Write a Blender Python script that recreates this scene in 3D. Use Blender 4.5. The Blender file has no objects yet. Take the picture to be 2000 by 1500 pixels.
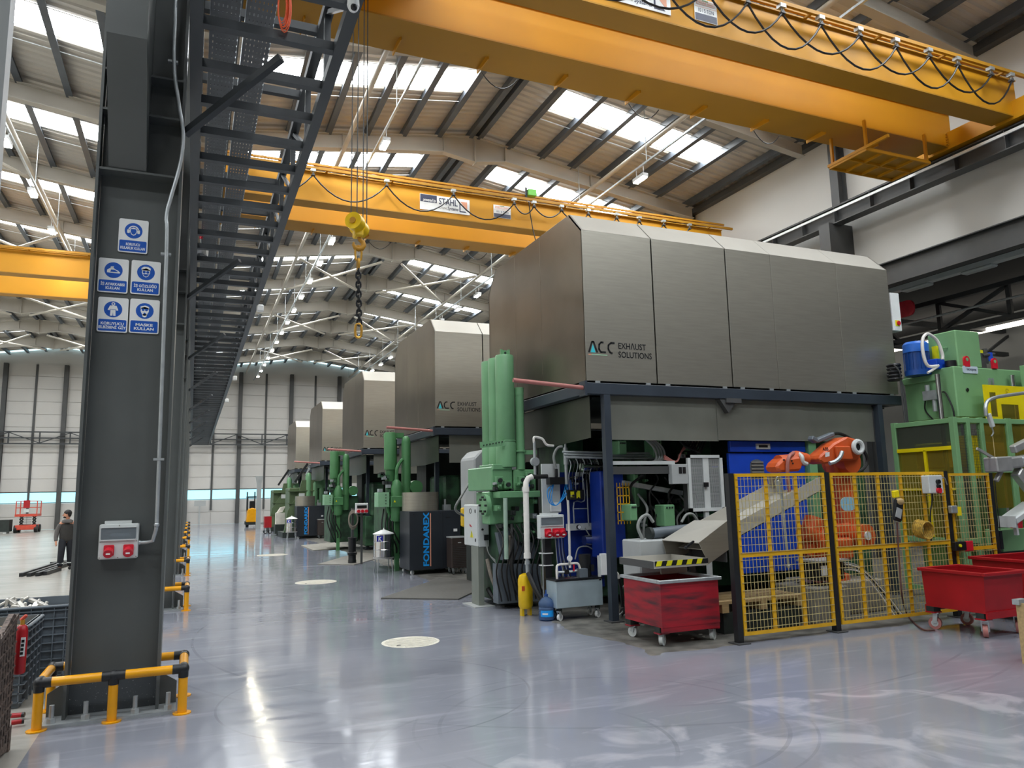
import bpy, math, random
import numpy as np
from mathutils import Vector, Matrix
rnd = random.Random(7)
C = bpy.context.scene.collection
SC = bpy.context.scene
PI = math.pi
# ------------------------------------------------------------------ camera, sky, exposure
F_PX, CX, CY, EYE = 1461.0, 1000.0, 750.0, 2.06
_y = np.array([372 - CX, 977 - CY, F_PX]); _y /= np.linalg.norm(_y)
_x = np.array([3450.0, 140.0, F_PX]); _x -= _y * (_x @ _y); _x /= np.linalg.norm(_x)
_z = np.cross(_x, _y)
if _z[1] > 0: _z = -_z
ROT = np.stack([_x, _y, _z])
cam = bpy.data.cameras.new('camera'); co = bpy.data.objects.new('camera', cam); C.objects.link(co)
cam.sensor_width = 36; cam.lens = 36 * F_PX / 2000; cam.clip_end = 400; cam.clip_start = .05
m = Matrix([[ROT[r][0], -ROT[r][1], -ROT[r][2], 0] for r in range(3)] + [[0, 0, 0, 1]])
m.translation = (0, 0, EYE); co.matrix_world = m
SC.camera = co
W = bpy.data.worlds.new('sky'); SC.world = W; W.use_nodes = True
W.node_tree.nodes['Background'].inputs[0].default_value = (.58, .90, 1.0, 1)
W.node_tree.nodes['Background'].inputs[1].default_value = 1.5
SKYLIGHT = 16.0          # daylight through the translucent roof strips
LAMP = 60.0              # high-bay lamps
SC.view_settings.view_transform = 'Standard'; SC.view_settings.look = 'None'
SC.view_settings.gamma = 1; SC.view_settings.use_curve_mapping = False
SC.view_settings.exposure = 0.72
SC.cycles.max_bounces = 10; SC.cycles.diffuse_bounces = 6; SC.cycles.glossy_bounces = 5; SC.cycles.transparent_max_bounces = 16
SC.cycles.caustics_reflective = False; SC.cycles.caustics_refractive = False
SC.cycles.sample_clamp_indirect = 6
# point seen at a pixel, on a given plane of the hall
def _ray(u, v): return ROT @ np.array([(u - CX) / F_PX, (v - CY) / F_PX, 1.0])
def pY(u, v, y): d = _ray(u, v); t = y / d[1]; return (t * d[0], y, EYE + t * d[2])
def pX(u, v, x): d = _ray(u, v); t = x / d[0]; return (x, t * d[1], EYE + t * d[2])
def pZ(u, v, z): d = _ray(u, v); t = (z - EYE) / d[2]; return (t * d[0], t * d[1], z)
# ------------------------------------------------------------------ materials
def lin(h):
    h = h.lstrip('#'); c = [int(h[i:i + 2], 16) / 255 for i in (0, 2, 4)]
    return tuple(x / 12.92 if x <= .04045 else ((x + .055) / 1.055) ** 2.4 for x in c) + (1,)
MATS = {}
def mat(name, hexc, rough=.5, metal=0.0, var=.12, scale=3.0, hex2=None, bump=0.0, streak=None, spec=.5, thr=None):
    """painted or bare surface: base colour broken up by noise, optional second colour in patches (wear, dirt)"""
    if name in MATS: return MATS[name]
    M = bpy.data.materials.new(name); M.use_nodes = True; nt = M.node_tree; N = nt.nodes; L = nt.links
    b = N['Principled BSDF']
    tc = N.new('ShaderNodeTexCoord'); no = N.new('ShaderNodeTexNoise'); no.inputs['Scale'].default_value = scale; no.inputs['Detail'].default_value = 5
    if streak:
        mp = N.new('ShaderNodeMapping'); mp.inputs['Scale'].default_value = streak
        L.new(tc.outputs['Object'], mp.inputs[0]); L.new(mp.outputs[0], no.inputs['Vector'])
    else: L.new(tc.outputs['Object'], no.inputs['Vector'])
    c = lin(hexc); cr = N.new('ShaderNodeValToRGB'); e = cr.color_ramp.elements
    c2 = lin(hex2) if hex2 else tuple(min(1, x * (1 + var)) for x in c[:3]) + (1,)
    c1 = c if hex2 else tuple(x * (1 - var) for x in c[:3]) + (1,)
    e[0].color = c1; e[1].color = c2
    e[0].position, e[1].position = thr or ((.48, .62) if hex2 else (.3, .7))
    L.new(no.outputs['Fac'], cr.inputs[0]); L.new(cr.outputs[0], b.inputs['Base Color'])
    b.inputs['Roughness'].default_value = rough; b.inputs['Metallic'].default_value = metal
    b.inputs['Specular IOR Level'].default_value = spec
    if bump:
        bp = N.new('ShaderNodeBump'); bp.inputs['Strength'].default_value = bump; bp.inputs['Distance'].default_value = .02
        L.new(no.outputs['Fac'], bp.inputs['Height']); L.new(bp.outputs[0], b.inputs['Normal'])
    MATS[name] = M; return M
def emit(name, hexc, s):
    M = bpy.data.materials.new(name); M.use_nodes = True; N = M.node_tree.nodes; b = N['Principled BSDF']
    b.inputs['Base Color'].default_value = lin(hexc); b.inputs['Emission Color'].default_value = lin(hexc); b.inputs['Emission Strength'].default_value = s
    return M
def clear(name, hexc, mixf=.15, rough=.05):
    """thin pane: mostly see-through, tinted, with a little reflection"""
    M = bpy.data.materials.new(name); M.use_nodes = True; N = M.node_tree.nodes; L = M.node_tree.links; N.clear()
    o = N.new('ShaderNodeOutputMaterial'); t = N.new('ShaderNodeBsdfTransparent'); g = N.new('ShaderNodeBsdfPrincipled'); mx = N.new('ShaderNodeMixShader')
    t.inputs[0].default_value = lin(hexc); g.inputs['Base Color'].default_value = lin(hexc); g.inputs['Roughness'].default_value = rough
    mx.inputs[0].default_value = mixf; L.new(t.outputs[0], mx.inputs[1]); L.new(g.outputs[0], mx.inputs[2]); L.new(mx.outputs[0], o.inputs[0])
    return M
DARK = mat('dark_steel_paint', '#4a4b4b', .5, 0, .1, 2)
COLM = mat('column_paint', '#555958', .42, 0, .12, 1.2, bump=.02)
LADM = mat('lattice_paint', '#34383b', .45, 0, .1, 2)
NAVY = mat('frame_blue_grey', '#333b45', .4, 0, .12, 2)
BLACKP = mat('black_paint', '#1c1e21', .45, 0, .15, 4)
RUB = mat('black_rubber', '#17181a', .6, 0, .2, 6)
ROOFM = mat('roof_sheet', '#c0bab0', .55, 0, .06, .6)
PURL = mat('purlin_galvanised', '#555b62', .5, .2, .12, 1.5)
RAFT = mat('rafter_paint', '#b4afa4', .5, 0, .06, .8)
TUBEM = mat('brace_tube_paint', '#c3bdb0', .45, 0, .06, 1)
WHITEW = mat('white_wall_sheet', '#c9c7c1', .6, 0, .03, .5)
PANELW = mat('grey_white_cladding', '#cac8c4', .5, 0, .05, .35)
YEL = mat('crane_yellow', '#cc8f08', .55, 0, .05, .7)
YELD = mat('crane_yellow_flange', '#b07d14', .55, 0, .06, .7)
SAFE = mat('safety_yellow', '#e6a00a', .3, 0, .06, 4)
FENY = mat('fence_yellow', '#e3ae20', .4, 0, .1, 5)
WIREM = mat('fence_wire', '#d8c98c', .4, .3, .15, 8)
GREENF = mat('machine_green_deep', '#4e8554', .42, 0, .12, 1.6)
GREEN = mat('machine_green', '#70a276', .42, 0, .12, 1.6)
GREEN2 = mat('machine_green_dirty_shaded', '#3a6244', .5, 0, .2, 3, hex2='#22382a', thr=(.4, .65))  # dirty green, darkened further to carry the shade inside the machines
GREEN3 = mat('press_green', '#7fae7b', .42, 0, .07, 1.5)
OLIVE = mat('old_machine_green', '#586b49', .5, 0, .15, 2)
DKGR = mat('machine_dark', '#232b28', .6, 0, .3, 3)
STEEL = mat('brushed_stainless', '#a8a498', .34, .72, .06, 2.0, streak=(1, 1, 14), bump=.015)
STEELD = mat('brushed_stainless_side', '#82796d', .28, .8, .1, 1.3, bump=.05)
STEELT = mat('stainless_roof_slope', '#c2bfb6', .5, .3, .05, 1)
SKIRTD = mat('side_skirt_sheet_shaded', '#55574f', .35, .8, .14, 1.2)  # skirt sheet in a darker tone, shade of the hood's side put into the colour
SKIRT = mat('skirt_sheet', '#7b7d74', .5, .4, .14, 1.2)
CHROME = mat('polished_steel', '#d8dadc', .12, 1, .05, 3)
GALV = mat('galvanised_steel', '#b5bbbd', .4, .6, .12, 8)
TRAYM = mat('tray_dark_galvanised', '#6d7072', .5, .4, .12, 8)
ALU = mat('cast_aluminium', '#b8b8b6', .4, .5, .12, 6)
WHITE = mat('white_plastic', '#eceeed', .4, 0, .03, 5)
LGREY = mat('light_grey_plastic', '#cfd4d3', .4, 0, .04, 5)
MGREY = mat('grey_cabinet_paint', '#a9adad', .45, 0, .06, 2)
BLUE = mat('sign_blue', '#0f55b8', .4, 0, .04, 6)
CTRLB = mat('blue_panel_paint', '#10318a', .4, 0, .12, 2)
DOORB = mat('blue_door_paint', '#1b4fd0', .38, 0, .1, 2)
MOTB = mat('motor_blue', '#1c4a92', .35, 0, .12, 5)
REDP = mat('socket_red', '#d21f33', .35, 0, .1, 8)
BINR = mat('bin_red', '#a3101a', .42, 0, .14, 2.5)
BINW = mat('worn_bin_red', '#a81b2a', .5, 0, .1, 2.4, hex2='#33242a', streak=(.7, .7, 4.5), thr=(.45, .72))
RUST = mat('rusty_crate', '#75675f', .75, .2, .2, 30, hex2='#37302d', bump=.15, thr=(.4, .65))
ORANGE = mat('robot_orange', '#cf5a28', .4, 0, .1, 4)
CONC = mat('concrete_block', '#8d8a81', .85, 0, .15, 5, bump=.08)
WOOD = mat('pale_wood', '#b59a6c', .7, 0, .15, 4, streak=(1, 9, 9))
CRATE = mat('grey_crate_plastic', '#626b73', .5, 0, .1, 5)
CABLE = mat('black_cable', '#191919', .45, 0, .2, 8)
CABG = mat('grey_hose', '#8b8f8c', .5, 0, .1, 8)
HOSE = mat('beige_hose', '#7d7468', .5, 0, .2, 8)
PIPEW = mat('white_pipe', '#ece9e2', .35, 0, .06, 8)
ORC = mat('orange_cable', '#f0683a', .45, 0, .1, 8)
FOND = mat('cabinet_charcoal', '#282d34', .4, 0, .1, 3)
FONT_B = mat('letter_blue', '#159bef', .4, 0, .03, 3)
LINEP = mat('letter_line', '#efa58a', .4, 0, .03, 3)
INK = mat('ink_black', '#15171a', .4, 0, .05, 3)
INKN = mat('ink_navy', '#343a52', .4, 0, .05, 3)
INKG = mat('ink_grey', '#8d8a80', .4, 0, .05, 3)
SALM = mat('salmon_print', '#e8a584', .45, 0, .05, 3)
TEAL = mat('teal_print', '#38c7d6', .4, 0, .05, 3)
MINT = mat('mint_print', '#a6cfae', .4, 0, .05, 3)
HAZY = mat('hazard_yellow', '#e8e21c', .4, 0, .06, 6)
YSHIELD = mat('shield_yellow', '#f6df10', .4, 0, .05, 3)
TANKY = mat('tank_yellow', '#e6bd10', .35, 0, .1, 5)
MATF = mat('rubber_mat', '#54534f', .75, 0, .15, 30, bump=.2)
BROWN = mat('brown_grille', '#4a403c', .45, .3, .12, 5)
LIDG = mat('manhole_groove', '#86827428'[:7], .8, 0, .15, 9)
LIDC = mat('manhole_concrete', '#c9c5b8', .75, 0, .12, 9, bump=.15)
SKIN = mat('skin', '#c98f72', .55, 0, .06, 8)
JACK = mat('jacket_cloth', '#33312f', .85, 0, .15, 8)
SLEEV = mat('sleeve_cloth', '#5c5957', .85, 0, .15, 8)
TROUS = mat('trouser_cloth', '#1d2027', .85, 0, .15, 8)
HAIR = mat('hair', '#17130f', .6, 0, .3, 20)
SCRAP = mat('aluminium_scrap', '#c9c6bf', .4, .5, .25, 9)
LIFTR = mat('lift_red', '#c84a36', .45, 0, .12, 5)
PINKT = mat('red_oxide_tube', '#b07069', .5, 0, .1, 5)
GOLD = mat('lifting_gold', '#c9973a', .35, .5, .15, 6)
SKYM = emit('skylight_sheet', '#f6fbff', SKYLIGHT)
GLOWSTRIP = emit('side_strip_added_glow', '#fff6e6', 2.6)  # glow added to the pale side hall strip
LAMPM = emit('lamp_glow', '#fff6dc', LAMP)
PANE = clear('window_glass', '#dff6fb', .10)
PANEY = clear('tinted_yellow_guard', '#d6c864', .16, .2)
PANED = clear('smoked_guard', '#9aa294', .14)
BOTTLE = clear('bottle_blue', '#7f9fcc', .30, .1)
BOXWIN = clear('grey_flap', '#9aa5ac', .45, .15)
# ------------------------------------------------------------------ mesh builder
class MB:
    def __init__(s): s.v = []; s.f = []
    def add(s, vs, fs):
        o = len(s.v); s.v += [tuple(map(float, p)) for p in vs]; s.f += [tuple(o + i for i in f) for f in fs]; return s
    def box(s, x0, x1, y0, y1, z0, z1):
        return s.add([(x0, y0, z0), (x1, y0, z0), (x1, y1, z0), (x0, y1, z0), (x0, y0, z1), (x1, y0, z1), (x1, y1, z1), (x0, y1, z1)],
                     [(0, 3, 2, 1), (4, 5, 6, 7), (0, 1, 5, 4), (1, 2, 6, 5), (2, 3, 7, 6), (3, 0, 4, 7)])
    def bar(s, p0, p1, w, h, up=(0, 0, 1)):
        a, b = Vector(p0), Vector(p1); d = (b - a).normalized(); u = Vector(up); sd = d.cross(u)
        if sd.length < 1e-4: sd = d.cross(Vector((0, 1, 0)))
        sd.normalize(); u = sd.cross(d).normalized(); sd *= w / 2; u *= h / 2
        vs = [p + i * sd + j * u for p in (a, b) for i, j in ((-1, -1), (1, -1), (1, 1), (-1, 1))]
        return s.add(vs, [(3, 2, 1, 0), (4, 5, 6, 7), (0, 1, 5, 4), (1, 2, 6, 5), (2, 3, 7, 6), (3, 0, 4, 7)])
    def ibeam(s, p0, p1, w, h, t=.025, up=(0, 0, 1)):
        u = Vector(up); k = u * (h / 2 - t / 2)
        s.bar(Vector(p0) + k, Vector(p1) + k, w, t, up); s.bar(Vector(p0) - k, Vector(p1) - k, w, t, up)
        return s.bar(p0, p1, t * .7, h - 2 * t, up)
    def tube(s, pts, r, n=8, closed=False):
        pts = [Vector(p) for p in pts]; N = len(pts); rs = r if isinstance(r, (list, tuple)) else [r] * N
        T = []
        for i in range(N):
            a = pts[(i - 1) % N] if (i or closed) else pts[0]; b = pts[(i + 1) % N] if (i < N - 1 or closed) else pts[-1]
            T.append((b - a).normalized() if (b - a).length > 1e-9 else Vector((0, 0, 1)))
        q = Vector((0, 0, 1)) if abs(T[0].z) < .9 else Vector((1, 0, 0)); nrm = T[0].cross(q).normalized(); vs = []
        for i in range(N):
            nrm = (nrm - T[i] * nrm.dot(T[i])).normalized(); bi = T[i].cross(nrm)
            vs += [pts[i] + rs[i] * (math.cos(2 * PI * k / n) * nrm + math.sin(2 * PI * k / n) * bi) for k in range(n)]
        fs = [(i * n + k, i * n + (k + 1) % n, ((i + 1) % N) * n + (k + 1) % n, ((i + 1) % N) * n + k) for i in range(N if closed else N - 1) for k in range(n)]
        if not closed: fs += [tuple(range(n - 1, -1, -1)), tuple((N - 1) * n + k for k in range(n))]
        return s.add(vs, fs)
    def cyl(s, p0, p1, r, n=16, r2=None): return s.tube([p0, p1], [r, r if r2 is None else r2], n)
    def lathe(s, c, prof, n=20, axis='z'):
        vs = []
        for r, h in prof:
            for k in range(n):
                a = 2 * PI * k / n; x, y = r * math.cos(a), r * math.sin(a)
                vs.append({'z': (c[0] + x, c[1] + y, c[2] + h), 'y': (c[0] + x, c[1] + h, c[2] + y), 'x': (c[0] + h, c[1] + x, c[2] + y)}[axis])
        m_ = len(prof); fs = [(i * n + k, i * n + (k + 1) % n, (i + 1) * n + (k + 1) % n, (i + 1) * n + k) for i in range(m_ - 1) for k in range(n)]
        fs += [tuple(range(n - 1, -1, -1)), tuple((m_ - 1) * n + k for k in range(n))]
        return s.add(vs, fs)
    def prism(s, poly, axis, a0, a1):
        """poly in the other two axes (x: y,z; y: x,z; z: x,y), run from a0 to a1 along axis"""
        n = len(poly); mk = {'x': lambda a, p: (a, p[0], p[1]), 'y': lambda a, p: (p[0], a, p[1]), 'z': lambda a, p: (p[0], p[1], a)}[axis]
        vs = [mk(a0, p) for p in poly] + [mk(a1, p) for p in poly]
        return s.add(vs, [tuple(range(n - 1, -1, -1)), tuple(range(n, 2 * n))] + [(i, (i + 1) % n, n + (i + 1) % n, n + i) for i in range(n)])
    def tray(s, x0, x1, y0, y1, z0, z1, t=.02, tx=0, ty=0):
        """open-topped box, walls of thickness t; the foot is narrower by tx, ty on each side"""
        a = [(x0 + tx, y0 + ty, z0), (x1 - tx, y0 + ty, z0), (x1 - tx, y1 - ty, z0), (x0 + tx, y1 - ty, z0)]
        b = [(x0, y0, z1), (x1, y0, z1), (x1, y1, z1), (x0, y1, z1)]
        c = [(x0 + t, y0 + t, z1), (x1 - t, y0 + t, z1), (x1 - t, y1 - t, z1), (x0 + t, y1 - t, z1)]
        d = [(x0 + tx + t, y0 + ty + t, z0 + t), (x1 - tx - t, y0 + ty + t, z0 + t), (x1 - tx - t, y1 - ty - t, z0 + t), (x0 + tx + t, y1 - ty - t, z0 + t)]
        fs = [(3, 2, 1, 0), (12, 13, 14, 15)]
        for i in range(4):
            j = (i + 1) % 4; fs += [(i, j, 4 + j, 4 + i), (4 + i, 4 + j, 8 + j, 8 + i), (8 + i, 8 + j, 12 + j, 12 + i)]
        return s.add(a + b + c + d, fs)
    def sphere(s, c, r, n=12, m_=8, sc=(1, 1, 1)):
        prof = [(r * math.sin(PI * i / m_) + 1e-4, -r * math.cos(PI * i / m_)) for i in range(m_ + 1)]; o = len(s.v); s.lathe((0, 0, 0), prof, n)
        for i in range(o, len(s.v)): x, y, z = s.v[i]; s.v[i] = (c[0] + x * sc[0], c[1] + y * sc[1], c[2] + z * sc[2])
        return s
    def xf(s, M, o=0):
        for i in range(o, len(s.v)): s.v[i] = tuple(M @ Vector(s.v[i]))
        return s
def base(o):
    while o.parent: o = o.parent
    return o.location.copy()
def link(name, data, parent=None, loc=(0, 0, 0)):
    o = bpy.data.objects.new(name, data); C.objects.link(o); o.location = loc
    if parent: o.parent = parent
    return o
def obj(name, mb, material, parent=None, smooth=False, bev=0, kind=None, label=None):
    """ONE mesh object; vertices are given in world space"""
    if parent: off = base(parent)
    else:
        a = np.array(mb.v); lo, hi = a.min(0), a.max(0); off = Vector(((lo[0] + hi[0]) / 2, (lo[1] + hi[1]) / 2, lo[2]))
    me = bpy.data.meshes.new(name); me.from_pydata([Vector(p) - off for p in mb.v], [], mb.f)
    me.materials.append(material)
    if smooth: me.shade_smooth(); me.set_sharp_from_angle(angle=math.radians(40))
    o = link(name, me, parent, (0, 0, 0) if parent else off)
    if bev:
        b = o.modifiers.new('bevel', 'BEVEL'); b.width = bev; b.segments = 1; b.limit_method = 'ANGLE'
    if kind: o['kind'] = kind
    if label: o['label'] = label
    return o
def tag(o, label, cat, group=None):
    o['label'] = label; o['category'] = cat
    if group: o['group'] = group
    return o
def thing(name, label, cat, loc, group=None):
    o = link(name, None, None, loc); o.empty_display_size = .1; return tag(o, label, cat, group)
def struct(name, mb, material, parent=None, **k):
    o = obj(name, mb, material, parent, **k)
    if not parent: o['kind'] = 'structure'
    return o
def arc(c, r, a0, a1, n, plane='xz', y=0):
    out = []
    for i in range(n + 1):
        a = math.radians(a0 + (a1 - a0) * i / n); p, q = c[0] + r * math.cos(a), c[1] + r * math.sin(a)
        out.append({'xz': (p, y, q), 'yz': (y, p, q), 'xy': (p, q, y)}[plane])
    return out
def sag(p, q, d, n=8):
    p, q = Vector(p), Vector(q)
    return [p.lerp(q, i / n) + Vector((0, 0, -d * (1 - (2 * i / n - 1) ** 2))) for i in range(n + 1)]
def smoothpts(P, n=5):
    """Catmull-Rom through the points"""
    P = [Vector(p) for p in P]; P = [2 * P[0] - P[1]] + P + [2 * P[-1] - P[-2]]; out = []
    for i in range(1, len(P) - 2):
        a, b, c, d = P[i - 1:i + 3]
        for k in range(n):
            t = k / n; out.append(.5 * ((2 * b) + (c - a) * t + (2 * a - 5 * b + 4 * c - d) * t * t + (3 * b - a - 3 * c + d) * t ** 3))
    return out + [P[-2]]
TEXTS = []
def text(s, width, height, loc, material, parent, face='-Y', up=False, align='LEFT', bold=0, shear=0, ital=None):
    """flat print lying on a face; width in metres is met after the font is measured; up: reads upward"""
    cu = bpy.data.curves.new('lettering', 'FONT'); cu.body = s; cu.size = 1; cu.extrude = 0; cu.offset = bold; cu.shear = shear
    cu.align_x = align; cu.resolution_u = 3; cu.materials.append(material)
    o = link('lettering', cu, parent); o.location = Vector(loc) - base(parent)
    M_ = Matrix.Rotation(PI / 2, 3, 'X')
    if face == '-X': M_ = Matrix.Rotation(-PI / 2, 3, 'Z') @ M_
    if up: M_ = M_ @ Matrix.Rotation(PI / 2, 3, 'Z')
    o.rotation_euler = M_.to_euler(); TEXTS.append((o, width, height)); return o
def rrect(x0, x1, z0, z1, r, n=3):
    out = []
    for cx, cz, a in ((x1 - r, z1 - r, 0), (x0 + r, z1 - r, 90), (x0 + r, z0 + r, 180), (x1 - r, z0 + r, 270)):
        out += [(cx + r * math.cos(math.radians(a + 90 * i / n)), cz + r * math.sin(math.radians(a + 90 * i / n))) for i in range(n + 1)]
    return out
def circ(cx, cz, r, n=24, sx=1): return [(cx + sx * r * math.cos(2 * PI * i / n), cz + r * math.sin(2 * PI * i / n)) for i in range(n)]
ORD = ['nearest', 'second', 'third', 'fourth', 'fifth', 'sixth', 'seventh', 'eighth', 'ninth', 'tenth', 'eleventh', 'twelfth', 'thirteenth', 'fourteenth', 'fifteenth', 'sixteenth', 'seventeenth']
def caster(parent, x, y, r=.06, h=.14, wheel=WHITE, dx=.03, ang=0.0):
    """swivel caster: fork and wheel, foot on the floor at x, y"""
    d = Vector((math.cos(ang), math.sin(ang), 0)); s = Vector((-d.y, d.x, 0)); w = r * .35; c = Vector((x, y, r))
    k = obj('caster', MB().bar((x - d.x * dx, y - d.y * dx, h - .01), (x - d.x * dx, y - d.y * dx, h + .004), r * 1.1, r * 1.1, up=d), GALV, parent)
    mb = MB()
    for sg in (-1, 1):
        p = c + s * sg * w * 1.5; q = Vector((x - d.x * dx, y - d.y * dx, h)) + s * sg * w * 1.3; mb.bar(p, q, .012, r * .7, up=d)
    obj('fork', mb, GALV, k)
    obj('wheel', MB().cyl(c - s * w, c + s * w, r, 18), wheel, k, smooth=True)
    obj('hub', MB().cyl(c - s * w * 1.15, c + s * w * 1.15, r * .55, 12), LGREY, k, smooth=True)
    return k
# ================================================================== THE HALL
XR, XL, XV, XWALL, XW2 = 8.73, -9.95, -.6, 18.3, -19.3      # ridges, valley column row, right wall, left wall
Y0, Y1 = -24.0, 70.0
ZR, SL = 14.75, .15
def roof_z(x): return ZR - SL * (abs(x - XR) if x > XV else abs(x - XL))
def floor_mat(name, c1, c2, c3, rough, marks):
    M = bpy.data.materials.new(name); M.use_nodes = True; nt = M.node_tree; N = nt.nodes; L = nt.links; b = N['Principled BSDF']
    g = N.new('ShaderNodeNewGeometry'); P = g.outputs['Position']
    def noise(sc, det=6, vec=None, dist=0):
        n = N.new('ShaderNodeTexNoise'); n.inputs['Scale'].default_value = sc; n.inputs['Detail'].default_value = det; n.inputs['Distortion'].default_value = dist
        L.new(vec or P, n.inputs['Vector']); return n.outputs['Fac']
    def ramp(f, a, b_, ca, cb):
        r = N.new('ShaderNodeValToRGB'); e = r.color_ramp.elements; e[0].position, e[1].position = a, b_; e[0].color, e[1].color = ca, cb; L.new(f, r.inputs[0]); return r.outputs[0]
    def mx(f, a, b_):
        k = N.new('ShaderNodeMix'); k.data_type = 'RGBA'; L.new(f, k.inputs[0])
        for s, v in ((6, a), (7, b_)):
            if isinstance(v, tuple): k.inputs[s].default_value = v
            else: L.new(v, k.inputs[s])
        return k.outputs[2]
    def math_(op, a, b_=None, c=None):
        k = N.new('ShaderNodeMath'); k.operation = op
        for i, v in enumerate((a, b_, c)):
            if v is None: continue
            if isinstance(v, (int, float)): k.inputs[i].default_value = v
            else: L.new(v, k.inputs[i])
        return k.outputs[0]
    col = ramp(noise(.55, 4), .35, .65, lin(c1), lin(c2))
    mp = N.new('ShaderNodeMapping'); mp.inputs['Scale'].default_value = (.5, 3.0, 1); L.new(P, mp.inputs[0])
    col = mx(math_('MULTIPLY', ramp(noise(1.3, 8, mp.outputs[0], 1.2), .56, .74, (0, 0, 0, 1), (1, 1, 1, 1)), .55), col, lin(c3))
    sp = N.new('ShaderNodeSeparateXYZ'); L.new(P, sp.inputs[0])
    if marks:
        # whitish scuffed patch of bare filler in the foreground
        d = math_('ADD', math_('POWER', math_('MULTIPLY', math_('SUBTRACT', sp.outputs[0], 4.6), .34), 2.0), math_('POWER', math_('MULTIPLY', math_('SUBTRACT', sp.outputs[1], 4.9), .75), 2.0))
        near = math_('MULTIPLY', math_('LESS_THAN', d, 1.0), ramp(noise(1.1, 8, None, 1.5), .5, .64, (0, 0, 0, 1), (1, 1, 1, 1)))
        col = mx(math_('MULTIPLY', near, .3), col, lin('#d9d7dc'))
        # tyre arcs
        for cx, cy, r, w, k in ((3.6, 6.3, 1.55, .018, .3), (3.6, 6.3, 1.78, .012, .25), (2.6, 6.0, 1.25, .018, .3), (6.2, 12.2, 6.1, .018, .35), (6.2, 12.2, 6.7, .02, .25), (4.6, 11.2, 4.2, .1, .12), (1.9, 8.2, 1.6, .012, .4)):
            rr = math_('SQRT', math_('ADD', math_('POWER', math_('SUBTRACT', sp.outputs[0], cx), 2.0), math_('POWER', math_('SUBTRACT', sp.outputs[1], cy), 2.0)))
            on = math_('LESS_THAN', math_('ABSOLUTE', math_('SUBTRACT', rr, r)), w)
            on = math_('MULTIPLY', on, ramp(noise(.8, 2), .42, .6, (0, 0, 0, 1), (1, 1, 1, 1)))
            col = mx(math_('MULTIPLY', on, k), col, lin('#5f626b'))
        # bare dirty concrete round the machines
        e = noise(1.2, 5)
        ex = math_('GREATER_THAN', math_('ADD', sp.outputs[0], math_('MULTIPLY', e, .8)), 5.85)
        ey = math_('GREATER_THAN', math_('ADD', sp.outputs[1], math_('MULTIPLY', e, .7)), 8.75)
        zone = math_('MULTIPLY', ex, ey)
        dirt = ramp(noise(3.5, 8), .35, .7, lin('#4b4a46'), lin('#7c7a73'))
        col = mx(zone, col, dirt)
        ro = math_('ADD', math_('MULTIPLY', ramp(noise(1.1, 8, mp.outputs[0], 1.0), .35, .75, (0, 0, 0, 1), (1, 1, 1, 1)), .14), rough)
        ro = math_('ADD', ro, math_('MULTIPLY', zone, .4)); L.new(ro, b.inputs['Roughness'])
    else:
        L.new(math_('ADD', math_('MULTIPLY', noise(1.5, 6, mp.outputs[0]), .2), rough), b.inputs['Roughness'])
    L.new(col, b.inputs['Base Color'])
    bp = N.new('ShaderNodeBump'); bp.inputs['Strength'].default_value = .05; bp.inputs['Distance'].default_value = .02
    L.new(noise(2.2, 4, mp.outputs[0]), bp.inputs['Height']); L.new(bp.outputs[0], b.inputs['Normal'])
    return M
FLOORM = floor_mat('epoxy_floor', '#7f828c', '#8b8e98', '#a3a5ad', .06, True)
FLOORC = floor_mat('concrete_floor', '#a5a29a', '#b4b1a9', '#c0bdb6', .12, False)
struct('floor', MB().box(-1.18, 27.2, Y0, Y1, -.2, 0), FLOORM)
struct('floor_concrete', MB().box(XW2, -1.18, Y0, Y1, -.2, -.002), FLOORC)
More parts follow.
